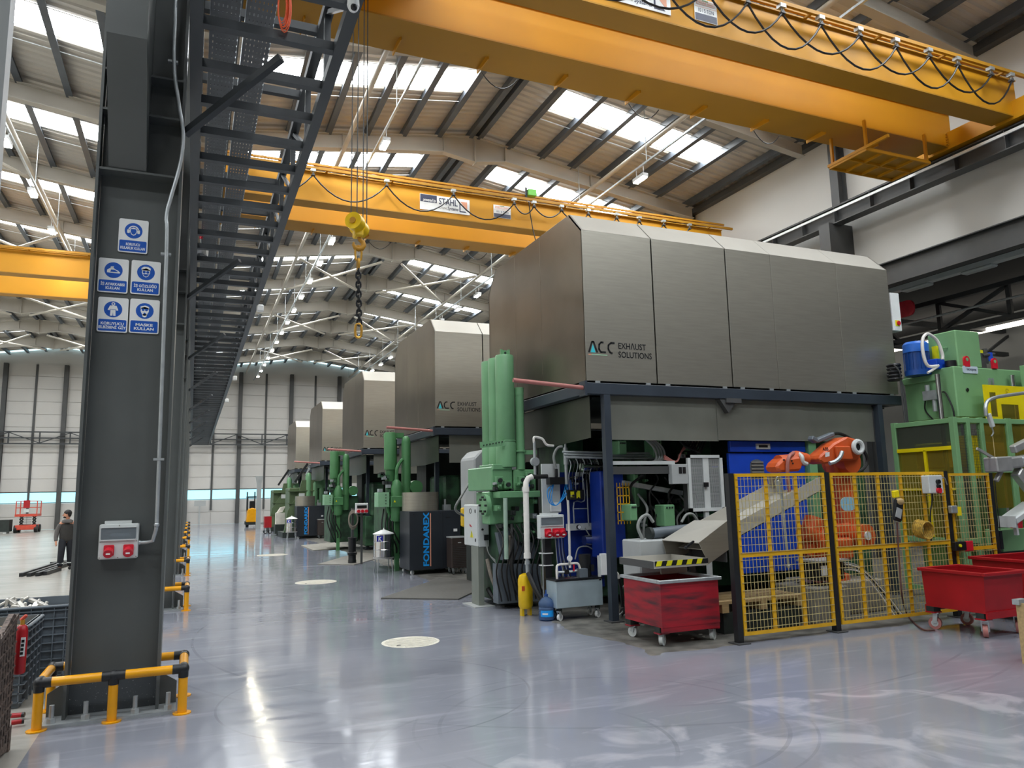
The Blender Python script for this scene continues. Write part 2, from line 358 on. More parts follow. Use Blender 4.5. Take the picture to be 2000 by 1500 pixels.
# ---- roof: one corrugated sheet per hall, with purlins, rafters, skylights and brace tubes as its parts
def ceiling(name, xr, xa, xb):
    mb = MB(); vs = []; fs = []; n = int((Y1 - Y0) / .3)
    for xe in (xa, xb):
        o = len(vs)
        for i in range(n):
            for dy, h in ((0, 0), (.1, 0), (.15, .05), (.25, .05)):
                y = Y0 + i * .3 + dy; vs += [(xr, y, ZR + h), (xe, y, ZR - SL * abs(xe - xr) + h)]
        k = (len(vs) - o) // 2
        for i in range(k - 1):
            q = (o + 2 * i, o + 2 * i + 1, o + 2 * i + 3, o + 2 * i + 2); fs.append(q if xe < xr else q[::-1])
    mb.add(vs, fs); root = struct(name, mb, ROOFM)
    xs = [xr - .17, xr + .17] + [xr + s * (1.32 + 1.25 * i) for i in range(6) for s in (-1, 1)] + [xr + s * 8.95 for s in (-1, 1)]
    for x in xs:
        z = roof_z(x)
        obj('purlin', MB().box(x - .035, x + .035, Y0, Y1, z - .26, z - .005).box(x - .07, x + .11, Y0, Y1, z - .27, z - .255), PURL, root)
    for k in range(-4, 9):
        y = 23.3 + 5.87 * k
        if y > 69.5: continue
        mb = MB()
        for s in (-1, 1):
            P = [(0, 14.5, 13.56), (1.15, 14.33, 13.75), (4.6, 13.8, 13.3), (8.4, 13.24, 12.8), (9.2, 13.12, 12.7)]
            mb.prism([(xr + s * a, t) for a, t, _ in P] + [(xr + s * a, l) for a, _, l in P[::-1]], 'y', y - .012, y + .012)
            for (a, t, l), (a2, t2, l2) in zip(P, P[1:]):
                mb.bar((xr + s * a, y, t), (xr + s * a2, y, t2), .26, .03); mb.bar((xr + s * a, y, l), (xr + s * a2, y, l2), .26, .03)
            for a, t, l in P[1:3]: mb.box(xr + s * a - .012, xr + s * a + .012, y - .12, y + .12, l, t)
        mb.box(xr - .02, xr + .02, y - .14, y + .14, 13.5, 14.5)
        obj('rafter', mb, RAFT, root)
        yc = y - 3.35
        for s, a, b in ((-1, 1.35, 7.6), (1, 1.6, 7.7)):
            if yc < Y0: continue
            x0, x1 = xr + s * a, xr + s * b; z0, z1 = roof_z(x0) - .035, roof_z(x1) - .035
            obj('skylight_panel', MB().add([(x0, yc - .53, z0), (x0, yc + .53, z0), (x1, yc + .53, z1), (x1, yc - .53, z1)], [(0, 1, 2, 3) if s > 0 else (3, 2, 1, 0)]), SKYM, root)
            for q in (-1, 1): obj('tie_rod', MB().cyl((xr + s * 1.4, yc + q * .95, roof_z(x0) - .2), (xr + s * 8, yc + q * .95, roof_z(xr + s * 8) - .2), .012, 5), GALV, root)
    for s in (-1, 1):
        x = xr + s * 4.58; obj('brace_tube', MB().cyl((x, Y0, 13.22), (x, Y1, 13.22), .075, 10), TUBEM, root, smooth=True)
    for y in ([35.05, 46.8, 58.5] if xr > 0 else [23.3, 35.05, 46.8, 58.5]):
        for s in (-1, 1):
            for fl in (0, 1):
                a, b = (xr + s * .5, xr + s * 4.4); a, b = (b, a) if fl else (a, b)
                obj('brace_tube', MB().cyl((a, y + .1, 13.45 if abs(a - xr) < 1 else 13.2), (b, y + 5.75, 13.45 if abs(b - xr) < 1 else 13.2), .065, 8), TUBEM, root, smooth=True)
    return root
ceiling('ceiling', XR, XV, XWALL); ceiling('ceiling_left_hall', XL, XW2, XV)
# ---- walls
wr = struct('wall_right', MB().box(XWALL, XWALL + .2, Y0, Y1, 8.42, 13.75), WHITEW)
obj('edge_beam', MB().ibeam((XWALL + .02, Y0, 8.08), (XWALL + .02, Y1, 8.08), .32, .68, .03), DARK, wr)
obj('eaves_beam', MB().box(XWALL - .25, XWALL, Y0, Y1, 12.98, 13.2), DARK, wr)
for k in range(-3, 8):
    y = 16.25 + 7.45 * k
    obj('wall_column', MB().ibeam((XWALL - .2, y, 10.4), (XWALL - .2, y, 13.3), .3, .35, .03, up=(1, 0, 0)), DARK, wr)
    obj('column_corbel', MB().box(XWALL - .95, XWALL, y - .2, y + .2, 9.0, 9.92), DARK, wr)
    obj('lower_column', MB().ibeam((XWALL + .05, y, 0), (XWALL + .05, y, 7.75), .3, .4, .03, up=(1, 0, 0)), DARK, wr)
struct('wall_left', MB().box(XW2 - .2, XW2, Y0, Y1, 0, 13.75), WHITEW)
struct('wall_front', MB().box(XW2, 27.2, Y0 - .2, Y0, 0, 14.7), WHITEW)
wb = struct('wall_back', MB().prism([(XW2, 2.95), (27.2, 2.95), (27.2, 8.2), (XWALL, 8.2), (XWALL, 13.3), (XR, 14.7), (XV, 13.3), (XL, 14.7), (XW2, 13.3)], 'y', Y1 + .08, Y1 + .2).box(XW2, 27.2, Y1 + .08, Y1 + .2, 0, 2.05), PANELW)
posts = [-18, -13.9, -9.7, -5.2, -.5, 3.75, 8.1, 12.4, 16.7]
allp = sorted(posts + [(a + b) / 2 for a, b in zip(posts, posts[1:])])
for x in posts: obj('wall_column', MB().ibeam((x, Y1 - .2, 0), (x, Y1 - .2, 13.2), .32, .34, .03, up=(0, 1, 0)), DARK, wb)
for a, b in zip(posts, posts[1:]):
    x = (a + b) / 2; obj('wall_post', MB().box(x - .08, x + .08, Y1 - .1, Y1, 1.2, 13.2), DARK, wb)
for i, (a, b) in enumerate(zip(allp, allp[1:])):
    for z in [0.0, 1.03] + [2.97 + 1.03 * j for j in range(10)]:
        obj('cladding_panel', MB().box(a + .012, b - .012, Y1, Y1 + .08, z + .012, z + 1.018), PANELW, wb)
for i, (a, b) in enumerate(zip(allp, allp[1:])):
    w = struct('window_%d' % (i + 1), MB().box(a, a + .06, Y1 - .02, Y1 + .1, 2.06, 2.96).box(b - .06, b, Y1 - .02, Y1 + .1, 2.06, 2.96).box(a, b, Y1 - .02, Y1 + .1, 2.06, 2.12).box(a, b, Y1 - .02, Y1 + .1, 2.9, 2.96), DARK)
    obj('pane', MB().box(a + .06, b - .06, Y1 + .03, Y1 + .045, 2.12, 2.9), PANE, w)
# lattice girder along the back wall
t = thing('wall_lattice_girder', 'dark lattice girder running along the far cladding wall', 'girder', (0, Y1 - .7, 6.7))
for z in (6.75, 7.2, 7.68): obj('chord', MB().box(XW2 + .3, XWALL - .3, Y1 - .78, Y1 - .66, z - .05, z + .05), LADM, t)
for k in range(17):
    x = -17.5 + 2.1 * k; obj('web_post', MB().box(x - .05, x + .05, Y1 - .75, Y1 - .69, 6.8, 7.63), LADM, t)
    s = 1 if k % 2 else -1; xa, xb = (x, x + 2.1) if s > 0 else (x + 2.1, x)
    obj('web_diagonal', MB().bar((xa, Y1 - .72, 6.8), (xb, Y1 - .72, 7.63), .06, .07), LADM, t)
# ---- side hall behind the right wall
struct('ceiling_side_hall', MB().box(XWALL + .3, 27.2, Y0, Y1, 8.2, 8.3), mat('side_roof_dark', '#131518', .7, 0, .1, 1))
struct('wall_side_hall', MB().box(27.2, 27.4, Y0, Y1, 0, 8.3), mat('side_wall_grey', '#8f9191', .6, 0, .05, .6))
t = thing('roof_truss', 'dark roof truss in the shadowed side hall right of the white wall', 'truss', (21.4, 20, 6.7))
for z in (6.75, 7.75): obj('chord', MB().box(21.3, 21.5, 6, 50, z - .07, z + .07), LADM, t)
for k in range(14):
    y = 7 + 2.2 * k; obj('web_post', MB().box(21.35, 21.45, y - .06, y + .06, 6.8, 7.7), LADM, t); obj('web_diagonal', MB().bar((21.4, y, 6.8), (21.4, y + (2.2 if k % 2 else -2.2), 7.7), .1, .1), LADM, t)
t = thing('side_lattice_beam', 'dark lattice beam crossing the side hall in front of its grey wall', 'beam', (22, 17.5, 6.6))
for z in (6.65, 7.5): obj('chord', MB().box(18.6, 27, 17.4, 17.6, z - .07, z + .07), LADM, t)
for k in range(6): x = 19 + 1.4 * k; obj('web_diagonal', MB().bar((x, 17.5, 6.7), (x + (1.4 if k % 2 else -1.0), 17.5, 7.45), .09, .09), LADM, t)
tag(obj('side_hall_glow_strip', MB().box(25.9, 26.1, 4, 48, 7.42, 7.55), GLOWSTRIP), 'long pale strip behind the dark trusses of the side hall, with added glow', 'light')  # pale band made emissive to brighten the side hall wall
tag(obj('side_hall_pipe', MB().cyl((20.6, 6, 7.1), (20.6, 40, 7.1), .035, 8), GALV), 'thin silver pipe under the dark side hall truss', 'pipe')
t = thing('lighting_trunk', 'white cable trunk with lamps hung below the dark edge beam', 'trunking', (19.5, 20, 7.9))
obj('duct', MB().box(19.38, 19.62, 7, 45, 7.86, 8.0), WHITE, t)
for y in (13.1, 15.0, 17.4, 19.9, 22.4): obj('tube_lamp', MB().box(19.36, 19.64, y - .45, y + .45, 7.78, 7.86), LGREY, t, bev=.03)
for y in (9.0, 12.0, 14.4, 17, 20): obj('hanger', MB().cyl((19.42, y, 7.95), (19.42, y, 8.2), .01, 5).cyl((19.58, y, 7.95), (19.58, y, 8.2), .01, 5), GALV, t)
tag(obj('red_signboard', MB().prism(rrect(15.8, 17.6, 7.25, 7.75, .2), 'x', 20.3, 20.36), REDP), 'blurred red rounded board hanging behind the white cable trunk', 'sign')
# ---- lamps
def lamp_row(x, z, ys, label, group, tl):
    t = thing('lamp_rail', tl, 'rail', (x, 30, z)); obj('rail', MB().box(x - .03, x + .03, -5, 69, z + .42, z + .48), GALV, t)
    for k in range(16): y = 1 + 4.4 * k; obj('hanger_rod', MB().cyl((x, y, z + .45), (x, y, roof_z(x) - .1), .012, 5), GALV, t)
    for i, y in enumerate(ys):
        l = thing('high_bay_lamp', '%s lit lamp from the camera in %s' % (ORD[i], label), 'lamp', (x, y, z), group)
        obj('housing', MB().box(x - .1, x + .1, y - .3, y + .3, z + .03, z + .14).cyl((x, y - .2, z + .14), (x, y - .2, z + .42), .012, 5).cyl((x, y + .2, z + .14), (x, y + .2, z + .42), .012, 5), ALU, l)
        obj('lamp_glass', MB().box(x - .085, x + .085, y - .27, y + .27, z, z + .03), LAMPM, l)
YL = [20.0 + 2.95 * k for k in range(16)]
lamp_row(4.75, 12.0, YL, 'the roof lamp row over the aisle', 'lamps left of the right hall ridge', 'thin lamp rail left of the ridge of the right hall')
lamp_row(12.7, 11.75, [19.0 + 2.95 * k for k in range(16)], 'the roof lamp row over the machines', 'lamps right of the right hall ridge', 'thin lamp rail right of the ridge of the right hall')
lamp_row(-5.05, 11.9, [23.3, 27.1, 30.8] + [34.5 + 3 * k for k in range(11)], 'the roof lamp row of the left hall', 'lamps in the left hall', 'thin lamp rail hanging over the left hall')
# ================================================================== COLUMN ROW
COLY = [8.73, 16.2, 23.4, 30.3, 37.0, 43.3, 49.5, 55.5, 62.0]
XA, XB = -1.03, -.23
def column(i, y):
    t = thing('steel_column', 'dark grey steel column carrying the five blue safety signs' if i == 0 else '%s dark steel column counted from the camera along the row, standing behind the signed one' % ORD[i], 'column', (-.63, y, 0))
    zt = 13.0
    obj('web', MB().box(XA + .02, XB - .02, y - .012, y + .012, .03, zt), COLM, t)
    for x in (XA, XB): obj('flange', MB().box(x - .014, x + .014, y - .2, y + .2, .03, zt), COLM, t)
    obj('base_plate', MB().box(-1.2, -.06, y - .34, y + .34, 0, .03), GALV, t)
    for s in (-1, 1):
        obj('gusset', MB().prism([(XA - .014, .03), (XA - .17, .03), (XA - .17, .24), (XA - .014, .34)] if s < 0 else [(XB + .014, .03), (XB + .17, .03), (XB + .17, .24), (XB + .014, .34)], 'y', y - .01, y + .01), COLM, t)
    if i == 0: obj('splash_plate', MB().box(XA + .014, XB - .014, y - .03, y - .012, .03, .36), mat('specked_plate', '#41464a', .5, 0, .1, 60, hex2='#c9cbcb', thr=(.66, .72)), t)
    for x in (-1.12, -.84, -.42, -.13):
        for s in ((-1, 1) if i < 2 else (-1,)):
            yy = y + s * .26; obj('anchor_bolt', MB().cyl((x, yy, .03), (x, yy, .19), .022, 8).cyl((x, yy, .03), (x, yy, .075), .04, 6), GALV, t)
    if i < 3:
        for z in (5.55, 6.22, 6.68): obj('stiffener', MB().box(XA + .014, XB - .014, y - .19, y + .19, z - .012, z + .012), COLM, t)
        obj('haunch_bracket', MB().prism([(y - .02, 5.57), (y - .17, 5.57), (y - 1.0, 6.62), (y - 1.08, 9.3), (y - .02, 9.3)], 'x', -.98 if i else -.93, -.57), COLM, t)
    obj('knee_brace', MB().bar((XB + .02, y - .08, 6.12), (.72, y - .95, 6.74), .075, .075), LADM, t)
    return t
cols = [column(i, y) for i, y in enumerate(COLY)]
# ---- yellow tube guards at the feet
for i, y in enumerate(COLY):
    t = thing('column_guard', 'yellow tube guard with black elbows round the foot of the signed column' if i == 0 else 'yellow tube guard at the foot of the %s column of the row' % ORD[i], 'barrier', (-.6, y, 0))
    a, b, ya, yb, zt, r = -1.22, 0.0, y - .36, y + .36, .42, .043
    P = [(a, ya), ((a + b) / 2, ya), (b, ya), (b, yb), (a, yb)]
    for x, yy in P:
        obj('post', MB().cyl((x, yy, .01), (x, yy, .36), r, 12), SAFE, t, smooth=True); obj('foot_flange', MB().cyl((x, yy, 0), (x, yy, .012), .085, 14), SAFE, t)
        obj('elbow', MB().cyl((x, yy, .34), (x, yy, zt + .02), r * 1.08, 12).sphere((x, yy, zt), r * 1.25, 12, 8), BLACKP, t, smooth=True)
    for p, q in ((0, 1), (1, 2), (2, 3), (3, 4), (4, 0)):
        A, B = Vector((*P[p], zt)), Vector((*P[q], zt)); d = (B - A).normalized()
        obj('elbow_sleeve', MB().cyl(A, A + d * .1, r * 1.08, 12), BLACKP, t, smooth=True); obj('elbow_sleeve', MB().cyl(B - d * .1, B, r * 1.08, 12), BLACKP, t, smooth=True)
        obj('rail', MB().cyl(A + d * .09, B - d * .09, r, 12), SAFE, t, smooth=True)
# ---- signs
def sign(x0, z1, lines, pic, label):
    y = 8.73 - .02; w, h = .285, .372; x1, z0 = x0 + w, z1 - h; f = y - .006
    t = thing('safety_sign', label, 'sign', (x0 + w / 2, y, z0))
    obj('plate', MB().prism(rrect(x0, x1, z0, z1, .018), 'y', f, y), WHITE, t)
    obj('blue_band', MB().prism(rrect(x0 + .012, x1 - .012, z0 + .012, z0 + .135, .012), 'y', f - .002, f), BLUE, t)
    c = (x0 + w / 2, z0 + .245); obj('blue_disc', MB().prism(circ(c[0], c[1], .086), 'y', f - .002, f), BLUE, t)
    mb = MB(); mb2 = MB(); g0, g1 = f - .0035, f - .002
    P = lambda pts: mb.prism([(c[0] + a, c[1] + b) for a, b in pts], 'y', g0, g1)
    Q = lambda pts: mb2.prism([(c[0] + a, c[1] + b) for a, b in pts], 'y', g0 - .0015, g0)
    def ring(cx, cz, r, w_, a0, a1, n=14):
        o = [(cx + r * math.cos(math.radians(a0 + (a1 - a0) * i / n)), cz + r * math.sin(math.radians(a0 + (a1 - a0) * i / n))) for i in range(n + 1)]
        q = [(cx + (r - w_) * math.cos(math.radians(a0 + (a1 - a0) * i / n)), cz + (r - w_) * math.sin(math.radians(a0 + (a1 - a0) * i / n))) for i in range(n + 1)]
        for i in range(n): P([o[i], o[i + 1], q[i + 1], q[i]])
    head = [(-.036, .03), (-.04, -.005), (-.022, -.045), (0, -.055), (.022, -.045), (.04, -.005), (.036, .03), (0, .045)]
    if pic == 'ear':
        ring(0, .004, .052, .012, 0, 180); P(rrect(-.062, -.036, -.03, .012, .008)); P(rrect(.036, .062, -.03, .012, .008))
        P([(a * .9, b * .9 - .004) for a, b in head]); Q([(a * .7, b * .7 - .006) for a, b in head[1:6]] + [(.025, .018), (-.025, .018)])
    elif pic == 'shoe':
        P([(-.06, -.03), (-.06, .0), (-.03, .022), (-.005, .03), (.012, .012), (.045, -.004), (.064, -.022), (.06, -.032)]); P([(-.03, .02), (-.026, .038), (.004, .042), (-.002, .026)]); Q([(-.03, -.02), (-.022, .004), (.01, .004), (.04, -.014), (.044, -.02)])
    elif pic == 'glasses':
        P(head); P([(-.042, .02), (-.046, .045), (-.02, .062), (.02, .062), (.046, .045), (.042, .02)]); Q(circ(-.017, .002, .015, 12)); Q(circ(.017, .002, .015, 12)); Q([(-.03, -.02), (-.012, -.045), (.012, -.045), (.03, -.02)])
    elif pic == 'suit':
        P(circ(0, .058, .018, 12)); P([(-.03, .04), (.03, .04), (.05, -.008), (.034, -.014), (.024, .008), (.024, -.03), (.026, -.07), (.004, -.07), (0, -.03), (-.004, -.07), (-.026, -.07), (-.024, -.03), (-.024, .008), (-.034, -.014), (-.05, -.008)])
        Q(circ(0, .058, .009, 10)); Q([(-.02, .0), (.02, .0), (.02, -.004), (-.02, -.004)])
    else:
        P(head); P([(-.04, .02), (-.042, .045), (0, .06), (.042, .045), (.04, .02)]); Q(circ(-.016, .012, .014, 12)); Q(circ(.016, .012, .014, 12)); P(circ(0, -.05, .022, 12)); Q(circ(0, -.028, .01, 8))
    obj('pictogram', mb, WHITE, t)
    if mb2.v: obj('pictogram_detail', mb2, BLUE, t)
    hs, pz = (.029, (.078, .036))
    for (s, wd), dz in zip(lines, pz): text(s, wd, hs, (c[0], f - .0025, z0 + dz), WHITE, t, align='CENTER', bold=.032)
sign(-.815, 5.075, [('KORUYUCU', .135), ('KULAKLIK KULLAN', .235)], 'ear', 'blue ear protection sign, topmost on the column')
sign(-.985, 4.62, [('İŞ AYAKKABISI', .225), ('KULLAN', .13)], 'shoe', 'blue safety shoe sign on the column')
sign(-.675, 4.625, [('İŞ GÖZLÜĞÜ', .22), ('KULLAN', .15)], 'glasses', 'blue safety glasses sign on the column')
sign(-.968, 4.195, [('KORUYUCU', .215), ('ELBİSENİ GİY', .255)], 'suit', 'blue protective suit sign on the column')
sign(-.668, 4.2, [('MASKE', .165), ('KULLAN', .19)], 'mask', 'blue face mask sign on the column')
# ---- socket box, conduit
def socket_box(x0, x1, z0, z1, y, reds, label, parent_name='socket_box'):
    t = thing(parent_name, label, 'socket box', ((x0 + x1) / 2, y, z0)); w, h = x1 - x0, z1 - z0
    obj('housing', MB().prism(rrect(x0, x1, z0, z1, .015), 'y', y - .13, y), LGREY, t, bev=.008)
    obj('top_hood', MB().box(x0 + w * .12, x1 - w * .2, y - .1, y, z1, z1 + .03), LGREY, t)
    fl = obj('breaker_window', MB().prism(rrect(x0 + w * .05, x1 - w * .07, z0 + h * .55, z1 - h * .1, .012), 'y', y - .142, y - .13), BOXWIN, t)
    obj('window_frame', MB().box(x0 + w * .05, x1 - w * .07, y - .15, y - .13, z0 + h * .53, z0 + h * .56).box(x0 + w * .05, x1 - w * .07, y - .15, y - .13, z1 - h * .11, z1 - h * .08), LGREY, fl)
    obj('breaker_row', MB().box(x0 + w * .3, x1 - w * .2, y - .136, y - .1305, z0 + h * .64, z0 + h * .73), WHITE, fl)
    n = len(reds)
    for k, fx in enumerate(reds):
        cx, cz, r = x0 + w * fx, z0 + h * .25, min(h * .15, w * .13)
        s = obj('red_socket', MB().prism(rrect(cx - r, cx + r, cz - r * 1.15, cz + r * 1.15, r * .25), 'y', y - .15, y - .13), REDP, t)
        obj('socket_collar', MB().tube([(cx, y - .145, cz), (cx, y - .21, cz - .03)], [r * .85, r * .95], 16), REDP, s, smooth=True)
        obj('socket_label', MB().box(cx - r * .4, cx + r * .4, y - .2135, y - .2125, cz - r * .8, cz - r * .45), WHITE, s)
    for a, b in ((.04, .05), (.96, .05), (.04, .5), (.96, .5), (.5, .04), (.5, .95)): obj('cover_screw', MB().cyl((x0 + w * a, y - .134, z0 + h * b), (x0 + w * a, y - .129, z0 + h * b), .006, 8), INKG, t)
    return t
socket_box(-.825, -.47, 1.495, 1.84, 8.715, [.27, .76], 'grey socket box with two red sockets on the signed column')
t = thing('grey_conduit', 'grey conduit pipe running down the signed column to its socket box', 'conduit', (-.3, 8.6, 1.6))
cp = [pY(344, -30, 8.46), pY(340, 120, 8.46), pY(349, 200, 8.46), pY(358, 262, 8.46), pY(352, 320, 8.46), pY(334, 385, 8.46), pY(325, 425, 8.46), pY(325, 500, 8.46), pY(306, 1025, 8.5)]
e = cp[-1]; cp2 = smoothpts(cp, 5) + [(e[0] - .004, 8.52, e[2] - .05), (e[0] - .03, 8.56, 1.66), (e[0] - .08, 8.6, 1.645), (-.465, 8.62, 1.645)]
obj('pipe', MB().tube(cp2, .02, 10), GALV, t, smooth=True)
for u, v in ((338, 120), (324, 496), (310, 897)): p = pY(u, v, 8.48); obj('clip', MB().box(p[0] - .05, p[0] + .05, 8.47, 8.52, p[2] - .012, p[2] + .012), GALV, t)
for p in (cp2[-5], cp2[-1]): obj('coupling', MB().sphere(p, .027, 10, 6), GALV, t, smooth=True)
# ---- lattice walkway along the column row
t = thing('lattice_walkway', 'long dark lattice girder with ladder-like rungs fixed along the column row', 'girder', (.65, 35, 6.7))
XLA, XLB, ZB, ZT, LY0, LY1 = -.12, 1.27, 6.75, 7.7, 5.0, 69.0
for x in (XLA, XLB):
    for z in (ZB, ZT): obj('chord', MB().box(x - .06, x + .06, LY0, LY1, z - .06, z + .06), LADM, t)
rm = rm2 = None
n = 0
for k in range(80):
    y = LY0 + .03 + .8 * k
    obj('rung', MB().box(XLA, XLB, y - .05, y + .05, ZB - .05, ZB + .05), LADM, t)
    if k % 2 == 0 and k < 70:
        obj('upper_rung', MB().box(XLA, XLB, y + .36, y + .45, ZT - .05, ZT + .05), LADM, t)
        for x in (XLA, XLB):
            obj('web_post', MB().box(x - .035, x + .035, y - .04, y + .04, ZB, ZT), LADM, t)
            obj('web_diagonal', MB().bar((x, y, ZB), (x, y + 1.6, ZT), .05, .05), LADM, t)
for x0, w, z in ((.0, .3, 7.25), (.36, .3, 7.3)):
    t2 = thing('cable_tray', 'perforated grey cable tray inside the lattice girder, %s' % ('on the column side' if x0 < .2 else 'in the middle'), 'cable tray', (x0, 30, z))
    mb = MB()
    for q in range(7): mb.box(x0 + w * q / 7, x0 + w * q / 7 + w / 7 * .8, LY0, 40, z, z + .004)
    for q in range(290): y = LY0 + .12 * q; mb.box(x0, x0 + w, y, y + .075, z + .001, z + .005)
    obj('perforated_base', mb, TRAYM, t2, kind='stuff')
    for x in (x0, x0 + w): obj('side_rail', MB().box(x - .003, x + .003, LY0, 60, z, z + .09), GALV, t2)
# things fixed to the lattice
t = thing('dome_camera', 'white dome security camera under the lattice girder', 'camera', (1.26, 6.68, 6.4)); p = pY(690, 10, 6.42)
obj('housing', MB().lathe((p[0], p[1], p[2]), [(.035, .16), (.05, .1), (.058, 0), (.055, -.02)], 18), WHITE, t, smooth=True)
obj('dome', MB().sphere((p[0], p[1], p[2] - .02), .05, 16, 10), WHITE, t, smooth=True); obj('lens', MB().sphere((p[0], p[1] - .022, p[2] - .035), .034, 14, 8), INK, t, smooth=True)
mb = MB(); p = Vector(pY(554, 10, 7.3))
for k in range(6): a = .055 + .006 * k; mb.tube([(p.x + a * .75 * math.sin(q * PI / 9) + .006 * k - .015, p.y + .012 * (k % 3), p.z + .03 + (a * 3.1) * math.cos(q * PI / 9) - .05) for q in range(18)], .006, 5, closed=True)
tag(obj('cable_coil', mb, ORC, smooth=True), 'coil of orange cable hanging from a rung of the lattice girder', 'cable')
def horn(u, v, y, label):
    p = Vector(pY(u, v, y)); t = thing('horn_speaker', label, 'speaker', p)
    obj('horn', MB().tube([p + Vector((-.1, 0, 0)), p + Vector((-.04, 0, 0)), p + Vector((.02, 0, 0)), p + Vector((.12, -.02, 0))], [.1, .07, .06, .12], 16), ALU, t, smooth=True)
    obj('bracket', MB().cyl(p, p + Vector((0, 0, .22)), .012, 6), GALV, t); return p
p = horn(392, 488, 15.2, 'grey horn speaker on the lattice girder, the nearer of two'); horn(385, 722, 30, 'grey horn speaker on the lattice girder, the farther of two')
tag(obj('warning_beacon', MB().sphere(p + Vector((0, 0, .3)), .05, 12, 8, (1.4, 1, .7)).cyl(p + Vector((0, 0, .22)), p + Vector((0, 0, .28)), .03, 8), REDP, smooth=True), 'small red beacon above the nearer horn speaker', 'beacon')
for (u, v, y, nm) in ((513, 557, 18.6, 'nearest'), (462, 711, 30, 'second'), (447, 765, 37, 'third')):
    p = Vector((1.38, y, 6.62)); t = thing('floodlight', 'white floodlight box on the aisle side of the lattice girder, %s one' % nm, 'light', p)
    obj('lamp_box', MB().box(p.x - .08, p.x + .08, p.y - .08, p.y + .08, p.z - .08, p.z + .08), WHITE, t, bev=.02); obj('bracket', MB().cyl(p, p + Vector((-.1, 0, .14)), .015, 6), DARK, t)
# ---- light blurred post at the very left
p0 = pY(31, 0, 1.7)
tag(obj('grey_post', MB().box(p0[0] - .3, p0[0], 1.66, 1.7, 0, 5.0), MGREY), 'pale grey post close by at the left edge of the picture', 'post')
# ================================================================== CRANES
XC0, XC1, ZCB, ZCT = .35, 17.6, 10.55, 11.45
def runway(x, label, s):
    t = thing('crane_runway', label, 'beam', (x, 20, 9.9))
    obj('beam', MB().ibeam((x, Y0 + .3, 10.15), (x, Y1 - .4, 10.15), .36, .52, .03), DARK, t)
    obj('rail', MB().box(x - .03, x + .03, Y0 + .3, Y1 - .4, 10.41, 10.5), BLACKP, t)
    if s: obj('conductor_strip', MB().box(x - .3, x - .26, Y0 + .3, Y1 - .4, 10.2, 10.27), WHITE, t)
    for k in range(60): y = -10 + 1.3 * k; obj('stiffener', MB().box(x - .17, x + .17, y - .012, y + .012, 9.92, 10.38), DARK, t)
runway(17.7, 'dark crane runway beam along the white right wall', 1); runway(.3, 'dark crane runway beam above the lattice girder on the column row', 0)
def swag(t, P, d, r=.021):
    obj('festoon_cable', MB().tube(sag(P[0], P[1], d, 10), r, 6), CABLE, t, smooth=True)
def crane(label, ya, yb, x0, x1, festoon, first, walk=1):
    t = thing('bridge_crane', label, 'crane', ((x0 + x1) / 2, ya, ZCB))
    for nm, y in (('girder', ya), ('girder', yb)):
        g = obj(nm, MB().box(x0, x1, y + .03, y + .5, ZCB + .03, ZCT), YEL, t)
        obj('bottom_flange', MB().box(x0 + .2, x1 - .2, y, y + .53, ZCB, ZCB + .03), YELD, g); obj('top_flange', MB().box(x0, x1, y - .02, y + .55, ZCT, ZCT + .03), YELD, g)
        obj('trolley_rail', MB().box(x0 + .3, x1 - .3, y + .24, y + .29, ZCT + .03, ZCT + .08), DARK, g)
    for xe in (x0 + .05, x1):
        obj('end_carriage', MB().box(xe - .16, xe + .16, ya - .5, yb + 1.0, ZCB - .05, ZCB + .4), YEL, t)
        for yy in (ya - .2, yb + .7): obj('wheel', MB().cyl((xe - .06, yy, ZCB + .08), (xe + .06, yy, ZCB + .08), .14, 16), DARK, t, smooth=True)
        for q in range(5): obj('splice_bolt', MB().cyl((xe - .2, yb - .02, ZCB + .06 + .07 * q), (xe - .2, yb + .03, ZCB + .06 + .07 * q), .018, 6), YELD, t)
    if walk:
        w = obj('walkway', MB().box(x0 + .4, x1 - .3, yb + .53, yb + 1.1, ZCB + .06, ZCB + .1), YELD, t)
        k = 0
        while x0 + 1.2 + 1.75 * k < x1 - .5:
            x = x0 + 1.2 + 1.75 * k; obj('walkway_bracket', MB().prism([(yb + .5, ZCB + .06), (yb + 1.12, ZCB + .06), (yb + 1.12, ZCB - .02), (yb + .5, ZCB - .06)], 'x', x - .01, x + .01), YEL, w); k += 1
            if k % 2: obj('cable_loop', MB().tube(sag((x + .1, yb + 1.14, ZCB + .05), (x + .9, yb + 1.14, ZCB + .05), .28, 8), .012, 5), CABLE, w)
    # festoon track along the front top edge
    yt = ya - .22
    tr = obj('festoon_track', MB().box(x0 + .2, x1 + .3, yt - .03, yt + .03, ZCT - .02, ZCT + .06), YELD, t)
    for k in range(9): x = x0 + 1 + 1.95 * k; obj('track_arm', MB().box(x - .03, x + .03, yt, ya + .05, ZCT - .01, ZCT + .03), YELD, tr)
    if walk: obj('upper_pipe', MB().box(x0 + .2, x1 + .3, ya + .2, ya + .26, ZCT + .3, ZCT + .36), YELD, tr)
    for x in festoon:
        f = obj('festoon_trolley', MB().box(x - .07, x + .07, yt - .06, yt + .06, ZCT - .1, ZCT - .02).cyl((x, yt, ZCT - .16), (x, yt, ZCT - .1), .02, 6), GALV, t)
        obj('cable_saddle', MB().prism([(x - .06, ZCT - .22), (x + .06, ZCT - .22), (x, ZCT - .14)], 'y', yt - .05, yt + .05), DARK, f)
    return t, yt
F1 = [5.2, 6.3, 7.4, 8.5, 9.45, 10.3, 11.3, 12.35, 13.4, 14.4, 15.3, 16.4, 17.1]
t, yt = crane('yellow double-girder bridge crane crossing the top of the picture', 10.45, 12.12, XC0, XC1, F1, True)
CR1 = t
